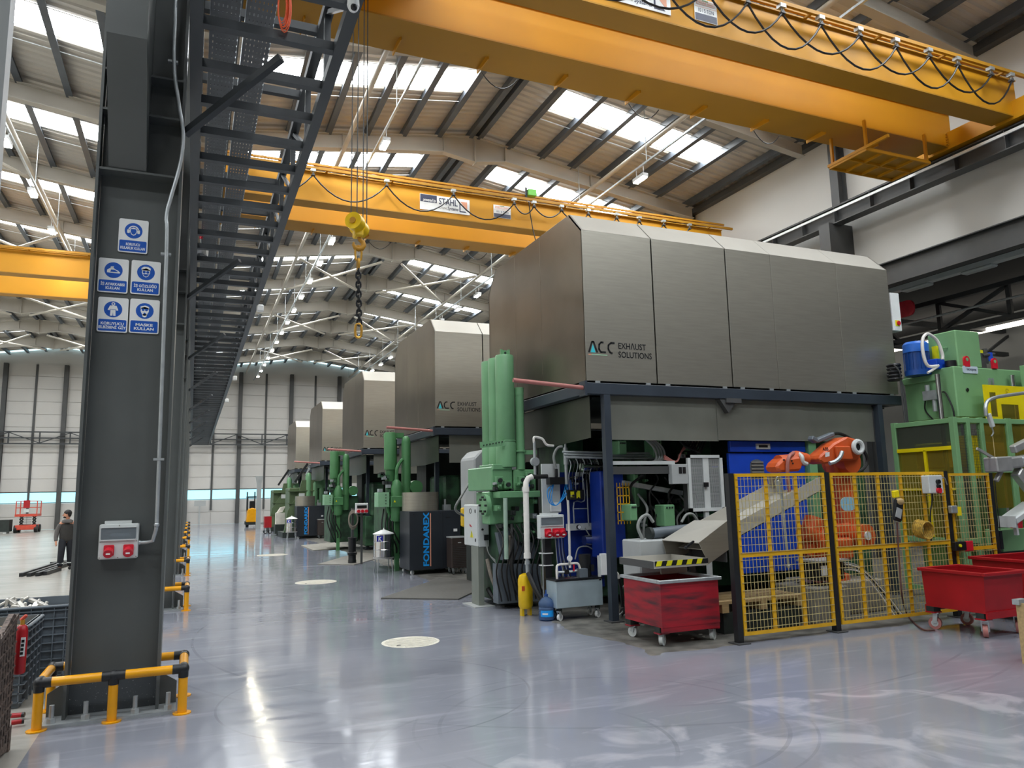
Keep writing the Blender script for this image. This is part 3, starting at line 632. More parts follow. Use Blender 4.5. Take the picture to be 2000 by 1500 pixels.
for i in range(len(F1) - 2): swag(t, ((F1[i], yt, ZCT - .2), (F1[i + 2], yt - .02, ZCT - .2)), .62 if i % 2 else .74)
# access platform hung under the right end
pc = [pZ(u, v, 9.72) for u, v in ((1625, 327), (1727, 346), (1802, 312), (1676, 290))]
xa, xb, y0_, y1_ = min(p[0] for p in pc), max(p[0] for p in pc), min(p[1] for p in pc), max(p[1] for p in pc)
xa, xb, y0_, y1_, PZ = 14.2, 16.3, 11.85, 12.95, 9.85
pl = obj('access_platform', MB().box(xa, xb, y0_, y1_, PZ, PZ + .03), YELD, t)
for k in range(5): x = xa + (xb - xa) * k / 4; obj('platform_rib', MB().box(x - .02, x + .02, y0_, y1_, PZ - .06, PZ), YEL, pl)
for y in (y0_, (y0_ + y1_) / 2, y1_): obj('platform_rib', MB().box(xa, xb, y - .02, y + .02, PZ - .06, PZ), YEL, pl)
for x, y in ((xa + .05, y0_ + .05), (xb - .05, y0_ + .05), (xa + .05, y1_ - .05), (xb - .05, y1_ - .05)): obj('platform_hanger', MB().box(x - .03, x + .03, y - .03, y + .03, PZ, ZCB + .02), YEL, pl)
obj('platform_rail', MB().bar((xa, y0_ - .6, PZ + .03), (xa, y1_ + .05, PZ + .03), .06, .07), YEL, pl)
def crane_sign(t, x0, z0, yf, w=1.75, h=.42):
    P = obj('name_board', MB().box(x0, x0 + w, yf - .012, yf, z0, z0 + h), WHITE, t); f = yf - .013
    mb = MB().box(x0 + .01, x0 + w * .335, f - .002, f, z0 + h * .5, z0 + h - .01); obj('navy_block', mb, INKN, P)
    text('powered by', w * .26, h * .2, (x0 + w * .06, f - .003, z0 + h * .55), WHITE, P, bold=.02, shear=.25)
    text('STAHL', w * .38, h * .42, (x0 + w * .37, f - .003, z0 + h * .47), INKN, P, bold=.015)
    text('Crane', w * .16, h * .2, (x0 + w * .37, f - .003, z0 + h * .18), INKG, P); text('Systems', w * .22, h * .22, (x0 + w * .545, f - .003, z0 + h * .17), INKN, P, bold=.015, shear=.2)
    obj('corner_mark', MB().prism([(x0 + w * .79, z0 + h * .72), (x0 + w * .79, z0 + h * .12), (x0 + w * .93, z0 + h * .12), (x0 + w * .91, z0 + h * .2), (x0 + w * .81, z0 + h * .2), (x0 + w * .81, z0 + h * .66)], 'y', f - .003, f), INKN, P)
    obj('triangle_mark', MB().prism([(x0 + w * .81, z0 + h * .82), (x0 + w * .95, z0 + h * .82), (x0 + w * .95, z0 + h * .22)], 'y', f - .003, f), SALM, P)
def ton_plate(t, x0, z0, yf, w=.5, h=.42):
    P = obj('load_plate', MB().box(x0, x0 + w, yf - .01, yf, z0, z0 + h), WHITE, t); f = yf - .011
    obj('blue_band', MB().box(x0 + .01, x0 + w - .01, f - .002, f, z0 + .01, z0 + h * .33), INKN, P)
    mb = MB()
    for a, b, c, d in ((.1, .9, .9, .92), (.1, .9, .72, .74), (.1, .12, .72, .92), (.88, .9, .72, .92), (.02, .98, .62, .635)): mb.box(x0 + w * a, x0 + w * b, f - .002, f, z0 + h * c, z0 + h * d)
    obj('printed_frame', mb, SALM, P); obj('green_mark', MB().box(x0 + w * .36, x0 + w * .62, f - .003, f, z0 + h * .91, z0 + h * .96), GREEN, P)
    text('PARLAK Sistem', w * .7, h * .1, (x0 + w * .5, f - .003, z0 + h * .78), SALM, P, align='CENTER', bold=.02)
    text('10 / 5 TON', w * .68, h * .17, (x0 + w * .5, f - .003, z0 + h * .4), INKN, P, align='CENTER', bold=.01)
q = pY(1310, 33, 10.47); crane_sign(t, q[0] - 1.75, q[2] + .02, 10.47); q = pY(1357, 38, 10.47); ton_plate(t, q[0], q[2], 10.47, .52, .46)
F2 = [.9, 2.9, 5.05, 7.15, 9.2, 9.9, 10.9, 11.9, 13.0, 13.9, 14.9, 16.0]
t, yt = crane('yellow bridge crane crossing behind the hook, beyond the nearest one', 21.2, 22.95, XC0, XC1, F2, False)
for i in range(len(F2) - 1): swag(t, ((F2[i], yt, ZCT - .2), (F2[i + 1], yt, ZCT - .2)), .66 if i < 4 else .3)
crane_sign(t, *[pY(820, 408, 21.22)[k] for k in (0, 2)], 21.22, 1.62, .5); q = pY(964, 424, 21.22); ton_plate(t, q[0], q[2], 21.22, .6, .42)
p = Vector(pY(1034, 382, 21.3)); g = obj('radio_box', MB().box(p.x - .08, p.x + .22, 21.2, 21.4, p.z - .02, p.z + .2), mat('light_green_plastic', '#6fc04f', .4), t, bev=.01)
obj('radio_mast', MB().box(p.x - .16, p.x - .1, 21.25, 21.31, p.z - .4, p.z + .25), BLACKP, g); obj('radio_cable', MB().tube(smoothpts([(p.x - .12, 21.1, p.z - .3), (p.x - .08, 21.05, p.z - .9), (p.x + .1, 21.05, p.z - 1.7), (p.x + .5, 21.05, p.z - 2.3)], 4), .016, 6), CABLE, g)
crane('yellow bridge crane spanning the left hall behind the signed column', 31.9, 35.2, -18.6, -.9, [], False, walk=0)
# ---- hook of the nearest crane
hx, hy = pY(698, 440, 11.35)[0], 11.35; hz = pY(698, 440, 11.35)[2]
t = thing('crane_hook_block', 'yellow two-sheave crane hook block hanging in the middle of the hall', 'hook', (hx, hy, hz))
for s in (-1, 1):
    c = Vector((hx + .06 * s, hy + .13 * s, hz + .0))
    obj('sheave_cover', MB().cyl(c + Vector((-.05, -.07, 0)), c + Vector((.05, .07, 0)), .135, 22), TANKY, t, smooth=True); obj('sheave_hub', MB().cyl(c + Vector((-.06, -.085, 0)), c + Vector((.06, .085, 0)), .05, 14), YELD, t, smooth=True)
obj('cross_head', MB().box(hx - .06, hx + .08, hy - .1, hy + .1, hz - .2, hz - .02), TANKY, t, bev=.02)
hk = [(hx + .03, hy, hz - .15), (hx + .03, hy, hz - .2)] + [(hx + .02 + .08 * math.cos(math.radians(a)), hy, hz - .31 + .08 * math.sin(math.radians(a))) for a in (70, 30, -10, -50, -90, -130, -170, -200)]
obj('hook', MB().tube(hk, [.035, .035, .035, .04, .045, .045, .04, .035, .025, .012], 10), YELD, t, smooth=True)
for a, b in ((-.12, -.1), (-.04, -.16), (.1, .06), (.19, .2)): obj('rope', MB().cyl((hx + a, hy + b, hz + .06), (hx + a * .9, hy + b * .8, 11.6), .009, 6), DARK, t)
obj('hoist_drum', MB().cyl((hx - .5, hy, 11.75), (hx + 1.0, hy, 11.75), .22, 18), DARK, t, smooth=True); obj('hoist_frame', MB().box(hx - .7, hx + 1.3, 10.65, 12.4, 11.54, 11.62), YEL, t)
t = thing('chain_sling', 'black chain sling with gold end links hanging from the crane hook', 'chain', (hx, hy, 4.55))
def linkm(c, L, w, r, ax):
    pts = [(w * math.cos(a), (L - w) * (1 if math.sin(a) > 0 else -1) * (1 if abs(math.sin(a)) > .01 else 0) + w * math.sin(a)) for a in [PI * k / 6 for k in range(12)]]
    return MB().tube([(c[0] + (p if ax else 0), c[1] + (0 if ax else p), c[2] + q) for p, q in pts], r, 6, closed=True)
obj('master_link', linkm((hx + .02, hy, hz - .46), .12, .05, .018, True), GOLD, t, smooth=True)
obj('shackle', linkm((hx + .02, hy, hz - .63), .08, .045, .022, False), GOLD, t, smooth=True)
z = hz - .74; k = 0
while z > 4.72: obj('chain_link', linkm((hx + .02 + .002 * k, hy, z), .055, .035, .016, k % 2), INK, t, smooth=True); z -= .075; k += 1
obj('end_link', linkm((hx + .03, hy, 4.6), .11, .05, .02, True), GOLD, t, smooth=True)
# ================================================================== EXHAUST HOODS OVER THE CASTING MACHINES
HX0, HX1, HZ0, HZF, HZT = 5.95, 13.12, 3.88, 6.48, 6.9
def hood(i, Y, detail):
    t = thing('exhaust_hood', 'big brushed steel exhaust hood, nearest of the row, behind the yellow fence' if i == 0 else 'brushed steel exhaust hood, %s of the row from the camera' % ORD[i], 'hood', (9.5, Y, 0))
    D = 4.35; fx = [HX0, 7.34, 8.96, 10.03, 11.7, HX1]; sy = [Y, Y + 1.67, Y + 2.87, Y + D]
    for k, (a, b) in enumerate(zip(fx, fx[1:])):
        g = .014 if k in (0, 1) else .004; g0 = .014 if k in (1, 2) else .004
        p = obj('front_panel', MB().box(a + g0 * (k > 0), b - g, Y, Y + .03, HZ0, HZF), STEEL, t, bev=.004)
        obj('roof_slope', MB().prism([(Y, HZF), (Y + .43, HZT), (Y + .45, HZT - .03), (Y + .03, HZF - .02)], 'x', a + g0 * (k > 0), b - g), STEELT, t)
        for x in (a + .2, b - .2): obj('hinge', MB().box(x - .045, x + .045, Y - .02, Y, HZ0 - .035, HZ0 + .0), GALV, p)
    for a, b in zip(sy, sy[1:]):
        zt = lambda y: HZT - (HZT - HZF) * max(0, (Y + .43 - y) / .43, (y - (Y + D - .43)) / .43)
        pts = [(a + .003, HZ0), (b - .003, HZ0)] + [(y, zt(y)) for y in (b - .003, Y + D - .43, Y + .43, a + .003) if a <= y <= b]
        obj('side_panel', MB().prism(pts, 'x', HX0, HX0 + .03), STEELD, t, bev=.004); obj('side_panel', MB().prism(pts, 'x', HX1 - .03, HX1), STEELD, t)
    obj('flat_roof', MB().box(HX0 + .03, HX1 - .03, Y + .43, Y + D - .43, HZT - .03, HZT), STEELT, t)
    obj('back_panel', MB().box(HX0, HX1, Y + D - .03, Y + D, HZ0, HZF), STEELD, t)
    obj('back_slope', MB().prism([(Y + D, HZF), (Y + D - .43, HZT), (Y + D - .45, HZT - .03), (Y + D - .03, HZF - .02)], 'x', HX0, HX1), STEELT, t)
    obj('hood_floor', MB().box(HX0 + .2, HX1 - .2, Y + .2, Y + D - .2, 3.6, 3.63), DKGR, t)
    for nm, (x0, x1, y0, y1) in (('frame_beam', (5.9, HX1, Y - .06, Y + .1)), ('frame_beam', (5.9, 6.06, Y + .1, Y + D)), ('frame_beam', (HX1 - .16, HX1, Y + .1, Y + D)), ('frame_beam', (5.9, HX1, Y + D, Y + D + .16))):
        obj(nm, MB().box(x0, x1, y0, y1, 3.65, 3.84), NAVY, t, bev=.008)
    lx0, ly0 = (6.29, Y) if i == 0 else (6.45, Y + 1.5)
    for x, y in ((lx0, ly0), (12.5, Y), (6.29, Y + D - .1), (12.5, Y + D - .1)):
        l = obj('frame_leg', MB().box(x - .06, x + .06, y - .06, y + .06, .02, 3.65), NAVY, t); obj('foot_plate', MB().box(x - .12, x + .12, y - .12, y + .12, 0, .02), DARK, l)
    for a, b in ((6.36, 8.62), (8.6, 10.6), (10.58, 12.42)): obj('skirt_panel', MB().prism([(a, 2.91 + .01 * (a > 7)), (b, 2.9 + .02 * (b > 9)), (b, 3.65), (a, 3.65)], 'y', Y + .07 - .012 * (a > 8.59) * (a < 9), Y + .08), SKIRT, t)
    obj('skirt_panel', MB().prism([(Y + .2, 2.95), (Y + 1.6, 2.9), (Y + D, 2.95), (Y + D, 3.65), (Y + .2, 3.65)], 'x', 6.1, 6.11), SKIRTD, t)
    obj('skirt_bracket', MB().prism([(8.6, 3.64), (9.0, 3.64), (8.78, 3.4)], 'y', Y - .05, Y + .06).box(8.72, 9.05, Y - .09, Y - .02, 3.58, 3.66), DARK, t)
    if detail:
        obj('swing_arm', MB().cyl((4.62, Y - .02, 3.83), (5.9, Y - .02, 3.75), .035, 12), PINKT, t, smooth=True, label='faded red tube arm'); obj('arm_flange', MB().box(5.86, 5.9, Y - .1, Y + .1, 3.62, 3.86), NAVY, t)
    if i == 0:
        b = obj('switch_box', MB().box(13.14, 13.38, Y - .02, Y + .2, 5.2, 6.0), WHITE, t, bev=.008); obj('red_knob', MB().cyl((13.28, Y - .05, 5.36), (13.28, Y - .02, 5.36), .045, 14), REDP, b, smooth=True)
        obj('yellow_plate', MB().box(13.2, 13.32, Y - .024, Y - .02, 5.3, 5.42), HAZY, b)
    if detail:
        lz, lx, f = 4.36, 6.0, Y - .003; S = 1.0
        def strip(pts, w, m, nm='logo_stroke'):
            mb = MB()
            for p, q in zip(pts, pts[1:]): mb.bar((p[0], f, p[1]), (q[0], f, q[1]), .004, w, up=Vector((-(q[1] - p[1]), 0, q[0] - p[0])))
            for p in pts[1:-1]: mb.prism(circ(p[0], p[1], w / 2, 8), 'y', f - .002, f + .002)
            obj(nm, mb, m, t)
        h = .19
        obj('logo_triangle', MB().prism([(lx + .045, lz), (lx + .135, lz), (lx + .09, lz + .14)], 'y', f, f + .003), TEAL, t)
        strip([(lx + .01, lz), (lx + .075, lz + h - .01), (lx + .105, lz + h - .01), (lx + .17, lz)], .03, INK)
        strip([(lx + .295, lz + h - .01), (lx + .25, lz + h - .01), (lx + .21, lz + .14), (lx + .205, lz + .06), (lx + .24, lz + .012), (lx + .335, lz + .012)], .03, INK)
        strip([(lx + .51, lz + h - .01), (lx + .44, lz + h - .01), (lx + .39, lz + .14), (lx + .385, lz + .07), (lx + .42, lz + .012), (lx + .465, lz + .002)], .03, INK)
        obj('logo_underline', MB().box(lx + .06, lx + .36, f, f + .003, lz - .045, lz - .03), MINT, t); obj('logo_underline', MB().box(lx, lx + .06, f, f + .003, lz - .045, lz - .03), SALM, t)
        text('EXHΛUST', .55, .105, (lx + .575, f, lz + .09), INK, t, bold=.012); text('SOLUTIONS', .665, .105, (lx + .575, f, lz - .06), INK, t, bold=.012)
HY = [10.75, 19.15, 28.3, 38.2, 48.5]
for i, Y in enumerate(HY): hood(i, Y, i < 4)
# ================================================================== CASTING MACHINES
def hose(nm, P, r, m_, par, n=5): return obj(nm, MB().tube(smoothpts(P, n), r, 7), m_, par, smooth=True)
def machine_near(Y):
    A = Y + 2.25
    t = thing('casting_machine', 'green die casting machine with tall cylinders under the nearest exhaust hood', 'machine', (8.5, A, 0))
    for k in range(3):
        y = A + .37 * k; c = obj('accumulator', MB().lathe((5.42, y, 3.04), [(.17, 0), (.18, .02), (.18, 1.6), (.165, 1.63)], 24), GREEN, t, smooth=True)
        obj('neck', MB().lathe((5.42, y, 2.55), [(.19, 0), (.19, .44), (.17, .49)], 20), GREEN, c, smooth=True)
        if k == 0:
            obj('lifting_lug', MB().prism([(5.34, 4.67), (5.53, 4.67), (5.53, 4.79), (5.5, 4.79), (5.48, 4.77), (5.39, 4.77), (5.37, 4.79), (5.34, 4.79)], 'y', y - .02, y + .02), GREEN, c); obj('lug_hole', MB().cyl((5.435, y - .022, 4.72), (5.435, y + .022, 4.72), .025, 12), DKGR, c)
        obj('weld_ring', MB().lathe((5.42, y, 3.02), [(.185, 0), (.19, .015), (.185, .03)], 24), GREEN, c, smooth=True)
    c = obj('accumulator', MB().lathe((5.69, A - .05, 2.5), [(.085, 0), (.085, 1.4), (.09, 1.4), (.09, 1.55)], 16), GREEN, t, smooth=True)
    obj('collar', MB().lathe((5.69, A - .05, 2.83), [(.12, 0), (.12, .03)], 16).box(5.7, 6.0, A - .12, A + .02, 2.78, 2.86), GREEN, c)
    b = obj('perforated_bracket', MB().bar((4.86, A - .1, 2.95), (5.31, A - .22, 2.99), .02, .11), GREEN, t)
    for q in range(7): obj('bracket_hole', MB().cyl((4.92 + .055 * q, A - .13 - .015 * q, 2.945 + .01 * q), (4.92 + .055 * q, A - .15 - .015 * q, 2.945 + .01 * q), .012, 8), DKGR, b)
    blk = obj('valve_block', MB().box(5.08, 5.5, A - .1, A + 1.2, 2.12, 2.56).box(5.52, 5.98, A - .1, A + 1.2, 2.1, 2.5).box(5.05, 5.98, A, A + .36, 1.5, 2.1).box(5.25, 5.98, A + .36, A + 1.2, 1.5, 2.1), GREEN, t, bev=.02)
    obj('top_flange', MB().box(5.1, 5.48, A - .13, A + .6, 2.5, 2.6), GREEN, t, bev=.01)
    obj('table_plate', MB().box(5.14, 5.96, A - .32, A, 1.98, 2.1), GREEN, t, bev=.01)
    obj('end_flange', MB().lathe((5.03, A + .1, 1.85), [(.0, -.04), (.2, -.04), (.2, .04), (.0, .04)], 20, 'x'), GREEN, t, smooth=True)
    for q in range(8): a = q * PI / 4; obj('flange_bolt', MB().cyl((4.95, A + .1 + .15 * math.cos(a), 1.85 + .15 * math.sin(a)), (5.0, A + .1 + .15 * math.cos(a), 1.85 + .15 * math.sin(a)), .022, 6), DKGR, t)
    for x, z in ((5.2, 2.3), (5.36, 2.22), (5.66, 2.3), (5.8, 2.38)):
        v = obj('valve', MB().box(x - .07, x + .07, A - .2, A - .1, z - .07, z + .07), GREEN, t, bev=.008)
        obj('valve_cap', MB().cyl((x, A - .25, z), (x, A - .2, z), .04, 12), DKGR, v, smooth=True)
    obj('blue_solenoid', MB().cyl((5.72, A - .28, 2.2), (5.72, A - .18, 2.2), .045, 12), MOTB, t, smooth=True)
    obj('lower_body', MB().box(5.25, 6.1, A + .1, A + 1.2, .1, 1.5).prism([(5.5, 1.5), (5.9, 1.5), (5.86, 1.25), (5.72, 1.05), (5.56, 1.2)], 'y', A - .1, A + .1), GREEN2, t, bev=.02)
    obj('grey_tank', MB().prism([(5.15, .1), (6.0, .1), (6.0, .75), (5.15, .8)], 'y', A - .15, A + .1).prism([(5.3, .85), (5.95, .85), (5.95, 1.1), (5.45, 1.4), (5.2, 1.35)], 'y', A - .05, A + .1), CRATE, t)
    obj('support_pipe', MB().cyl((5.24, A - .35, .9), (5.24, A - .35, 1.98), .04, 10), mat('pale_green_pipe', '#9fb8a6', .45), t, smooth=True)
    # body under the hood
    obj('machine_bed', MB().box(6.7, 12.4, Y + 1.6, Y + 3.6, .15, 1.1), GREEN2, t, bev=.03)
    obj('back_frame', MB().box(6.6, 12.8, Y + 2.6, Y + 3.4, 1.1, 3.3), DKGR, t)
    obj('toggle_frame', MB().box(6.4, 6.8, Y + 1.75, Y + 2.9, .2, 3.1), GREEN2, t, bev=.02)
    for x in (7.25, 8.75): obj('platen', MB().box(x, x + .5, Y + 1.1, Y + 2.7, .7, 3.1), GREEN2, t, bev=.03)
    for y in (Y + 1.3, Y + 2.4):
        for z in (1.2, 2.5): obj('tie_bar', MB().cyl((6.5, y, z), (10.8, y, z), .09, 14), CHROME, t, smooth=True)
    for u0, v0, u1, v1, y in ((1208, 860, 1225, 887, 11.3), (1275, 858, 1294, 896, 11.3), (1352, 860, 1366, 878, 11.3), (1231, 985, 1246, 1017, 11.0), (1297, 986, 1320, 1028, 11.0), (1238, 920, 1250, 990, 11.6)):
        a, c = pY(u0, v0, y), pY(u1, v1, y); k = obj('clamp_block', MB().box(a[0], c[0], y, y + .3, c[2], a[2]), GREEN, t, bev=.015)
        for q in range(3): obj('clamp_bolt', MB().cyl((a[0] + (c[0] - a[0]) * (.25 + .25 * q), y - .012, a[2] - .05), (a[0] + (c[0] - a[0]) * (.25 + .25 * q), y, a[2] - .05), .016, 8), DKGR, k)
    a = pY(1165, 905, 10.95); obj('cable_duct', MB().box(6.4, 7.75, 10.95, 11.05, 2.5, 2.56), LGREY, t); obj('slide_rail', MB().box(6.4, 8.1, 10.95, 11.1, 2.34, 2.47).box(8.0, 8.1, 10.95, 11.1, 1.7, 2.47), DARK, t)
    for q in range(3): obj('duct_tube', MB().cyl((5.95, 11.6 + .06 * q, 2.66 + .05 * q), (7.6, 11.3 + .06 * q, 2.62 + .05 * q), .02, 8), GALV, t, smooth=True)
    for q in range(4): hose('hydraulic_hose', [(7.35 + .05 * q, 11.3, 3.0), (7.5 + .06 * q, 11.2, 2.8), (7.5 + .05 * q, 11.15, 2.6), (7.3, 11.1, 2.52)], .02, CABG, t)
    for q in range(3): hose('hydraulic_hose', [(8.2 + .06 * q, 11.2, 2.9), (8.0, 11.1, 2.72), (7.85, 11.05, 2.55), (7.6, 11.05, 2.6 + .03 * q)], .016, PINKT, t)
    for q in range(6): hose('black_hose', [(8.0 + .06 * q, 11.15, 2.95), (8.1 + .05 * q, 11.05, 2.8 - .02 * q), (8.3 + .06 * q, 11.15, 2.95)], .018, CABLE, t)
    obj('sheet_arm', MB().bar((6.9, 11.3, 2.2), (8.1, 11.3, 2.0), .1, .08), GALV, t)
    c1, c2 = pY(1272, 1042, 10.2), pY(1345, 1034, 10.2)
    cy = obj('feed_cylinder', MB().cyl(c1, c2, .085, 16), CRATE, t, smooth=True); obj('cylinder_cap', MB().cyl((c1[0] - .06, c1[1], c1[2]), c1, .1, 16), DKGR, cy, smooth=True)
    hose('feed_hose', [pY(1256, 1055, 10.2), pY(1246, 1030, 10.2), pY(1252, 1012, 10.2), pY(1265, 1006, 10.2), pY(1276, 1020, 10.2)], .026, CABG, t); hose('feed_hose', [pY(1331, 1020, 10.3), pY(1340, 1006, 10.3), pY(1352, 1004, 10.3), pY(1362, 1016, 10.3)], .022, CABG, t)
    a, c = pY(1249, 1056, 9.98), pY(1312, 1120, 9.98); obj('grey_feed_box', MB().box(a[0], c[0], 9.98, 10.5, .55, a[2]), MGREY, t, bev=.02)
    # blue guard door with louvred window, green side frame
    z0, z1, yd = .55, 2.92, 11.0
    d = obj('guard_door', MB().box(8.97, 10.75, yd, yd + .08, z0, z1 - .22).box(8.97, 10.75, yd - .05, yd + .03, z1 - .2, z1), DOORB, t, bev=.01)
    w = pY(1490, 872, yd - .06); obj('door_handle', MB().prism([(w[0] - .16, w[2] - .05), (w[0] + .16, w[2] - .05), (w[0] + .16, w[2] + .05), (w[0] - .16, w[2] + .05)], 'y', yd - .075, yd - .05), LGREY, d); obj('handle_recess', MB().box(w[0] - .11, w[0] + .1, yd - .078, yd - .074, w[2] - .02, w[2] + .025), INK, d)
    w = pY(1478, 912, yd); obj('louvre_window', MB().prism([(w[0] - .16, w[2] - .2)] + [(w[0] - .16 * math.cos(PI * k / 10), w[2] + .02 + .12 * math.sin(PI * k / 10)) for k in range(11)] + [(w[0] + .16, w[2] - .2)], 'y', yd - .01, yd + .01), CRATE, d)
    for q in range(5): obj('louvre', MB().box(w[0] - .14, w[0] + .14, yd - .03, yd - .01, w[2] - .17 + .06 * q, w[2] - .14 + .06 * q), CONC, d)
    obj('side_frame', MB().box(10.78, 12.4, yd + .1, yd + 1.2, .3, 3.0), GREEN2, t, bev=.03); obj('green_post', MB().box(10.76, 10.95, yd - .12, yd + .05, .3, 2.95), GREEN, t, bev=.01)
    mb = MB()
    for q in range(5): mb.box(6.72, 6.97, 11.22, 11.23, 1.55 + .14 * q, 1.57 + .14 * q)
    for q in range(5): mb.box(6.72 + .06 * q, 6.732 + .06 * q, 11.22, 11.23, 1.5, 2.2)
    obj('yellow_grille', mb, FENY, t)
    r = random.Random(3)
    for q in range(46):
        x, z, y = 7.16 + 1.6 * r.random(), .55 + 2.2 * r.random(), 11.25 + .5 * r.random(); s = .03 + .05 * r.random()
        if 2.3 < z < 2.62: continue
        obj('fitting', MB().box(x - s, x + s, y, y + .1, z - s * .7, z + s * .7).cyl((x, y - .05, z), (x, y, z), s * .5, 8), (DKGR, INK, GALV, GREEN, INK)[q % 5], t, bev=.006)
    for q in range(16):
        x, z = 7.2 + 1.4 * r.random(), .8 + 1.4 * r.random(); hose('hydraulic_hose', [(x, 11.5, z + .5), (x + .15 * r.random(), 11.3, z + .25), (x - .2 * r.random(), 11.25, z), (x + .3 * (r.random() - .5), 11.35, z - .45)], .014 + .012 * r.random(), (CABLE, CABLE, CABG)[q % 3], t)
    for q in range(26):
        x, z = 5.1 + .85 * r.random(), 1.15 + 1.3 * r.random(); s = .02 + .03 * r.random()
        obj('fitting', MB().box(x - s, x + s, A - .2, A + .05, z - s, z + s).cyl((x, A - .24, z), (x, A - .2, z), s * .6, 8), (GREEN, DKGR, GALV, INK)[q % 4], t, bev=.005)
    for q in range(9):
        x = 5.15 + .1 * q; hose('hydraulic_hose', [(x, A - .1, 1.5), (x + .06, A - .3, 1.2), (x - .08, A - .28, .7), (x + .1 * r.random(), A - .2, .15)], .016, CABLE, t)
    return t
machine_near(HY[0])
def machine_far(i, Y):
    A = Y + 1.95
    t = thing('casting_machine', 'green die casting machine with bottle-shaped accumulator under the %s exhaust hood' % ORD[i], 'machine', (7.5, A, 0))
    GREEN = GREENF
    def C_(x, y, z0, pr, nm='accumulator', m_=GREENF): return obj(nm, MB().lathe((x, y, z0), pr, 18), m_, t, smooth=True)
    C_(5.2, A, 2.8, [(.17, 0), (.17, 1.02), (.15, 1.06)]); C_(5.2, A, 2.1, [(.13, 0), (.13, .7)], 'neck'); obj('accumulator_head', MB().box(5.1, 5.62, A + .05, A + .4, 3.72, 3.86), GREEN, t)
    C_(5.38, A + .5, 2.3, [(.15, 0), (.15, 1.4)]); C_(5.67, A, 1.55, [(.135, 0), (.135, 2.05), (.1, 2.17), (.03, 2.22)]); C_(5.67, A, 2.13, [(.16, 0), (.16, .03)], 'collar')
    C_(5.34, A - .2, 1.35, [(.13, 0), (.17, .06), (.17, .95), (.12, 1.1), (.06, 1.16), (.05, 1.3)], 'bottle_accumulator')
    hose('accumulator_pipe', [(5.34, A - .2, 2.6), (5.36, A - .2, 2.85), (5.5, A - .1, 3.05), (5.62, A, 3.1)], .05, GREEN, t); hose('accumulator_pipe', [(5.2, A - .1, 1.4), (5.08, A - .2, 1.8), (5.2, A - .1, 2.2)], .045, GREEN, t)
    b = obj('control_box', MB().box(4.78, 5.1, A - .35, A + .1, 1.76, 2.16), mat('pale_green_paint', '#8fbf97', .42), t, bev=.01)
    for q in range(4): obj('button', MB().cyl((5.0, A - .365, 1.85 + .08 * q), (5.0, A - .35, 1.85 + .08 * q), .015, 8), DKGR, b)
    k = obj('valve_box', MB().box(5.14, 5.5, A - .42, A - .1, 1.75, 2.05), GREEN, t, bev=.01)
    obj('warning_mark', MB().prism([(5.2, 1.88), (5.27, 1.88), (5.235, 1.95)], 'y', A - .425, A - .42), HAZY, k)
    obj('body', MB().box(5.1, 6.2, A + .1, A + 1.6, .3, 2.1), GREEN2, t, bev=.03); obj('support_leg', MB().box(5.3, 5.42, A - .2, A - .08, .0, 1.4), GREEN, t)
    obj('round_cover', MB().lathe((5.95, A - .1, 2.3), [(.0, 0), (.19, 0), (.19, .3), (0, .3)], 22, 'y'), GREEN, t, smooth=True)
    r = random.Random(i)
    for q in range(9):
        x, z = 4.85 + .35 * r.random(), 2.2 + .5 * r.random(); obj('fitting', MB().box(x - .05, x + .05, A - .25, A, z - .04, z + .05), (GREEN2, GALV, DKGR)[q % 3], t)
    for q in range(4): hose('hydraulic_hose', [(5.0 + .12 * q, A - .1, 1.7), (4.9 + .1 * q, A - .3, 1.2), (5.1 + .12 * q, A - .25, .6), (5.3, A, .3)], .022, CABLE, t)
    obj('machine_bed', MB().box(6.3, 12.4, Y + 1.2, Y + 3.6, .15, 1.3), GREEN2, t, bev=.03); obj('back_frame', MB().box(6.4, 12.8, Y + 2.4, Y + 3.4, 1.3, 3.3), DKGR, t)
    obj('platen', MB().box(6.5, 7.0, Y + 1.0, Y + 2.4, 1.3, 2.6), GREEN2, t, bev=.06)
    return t
for i in (1, 2): machine_far(i, HY[i])
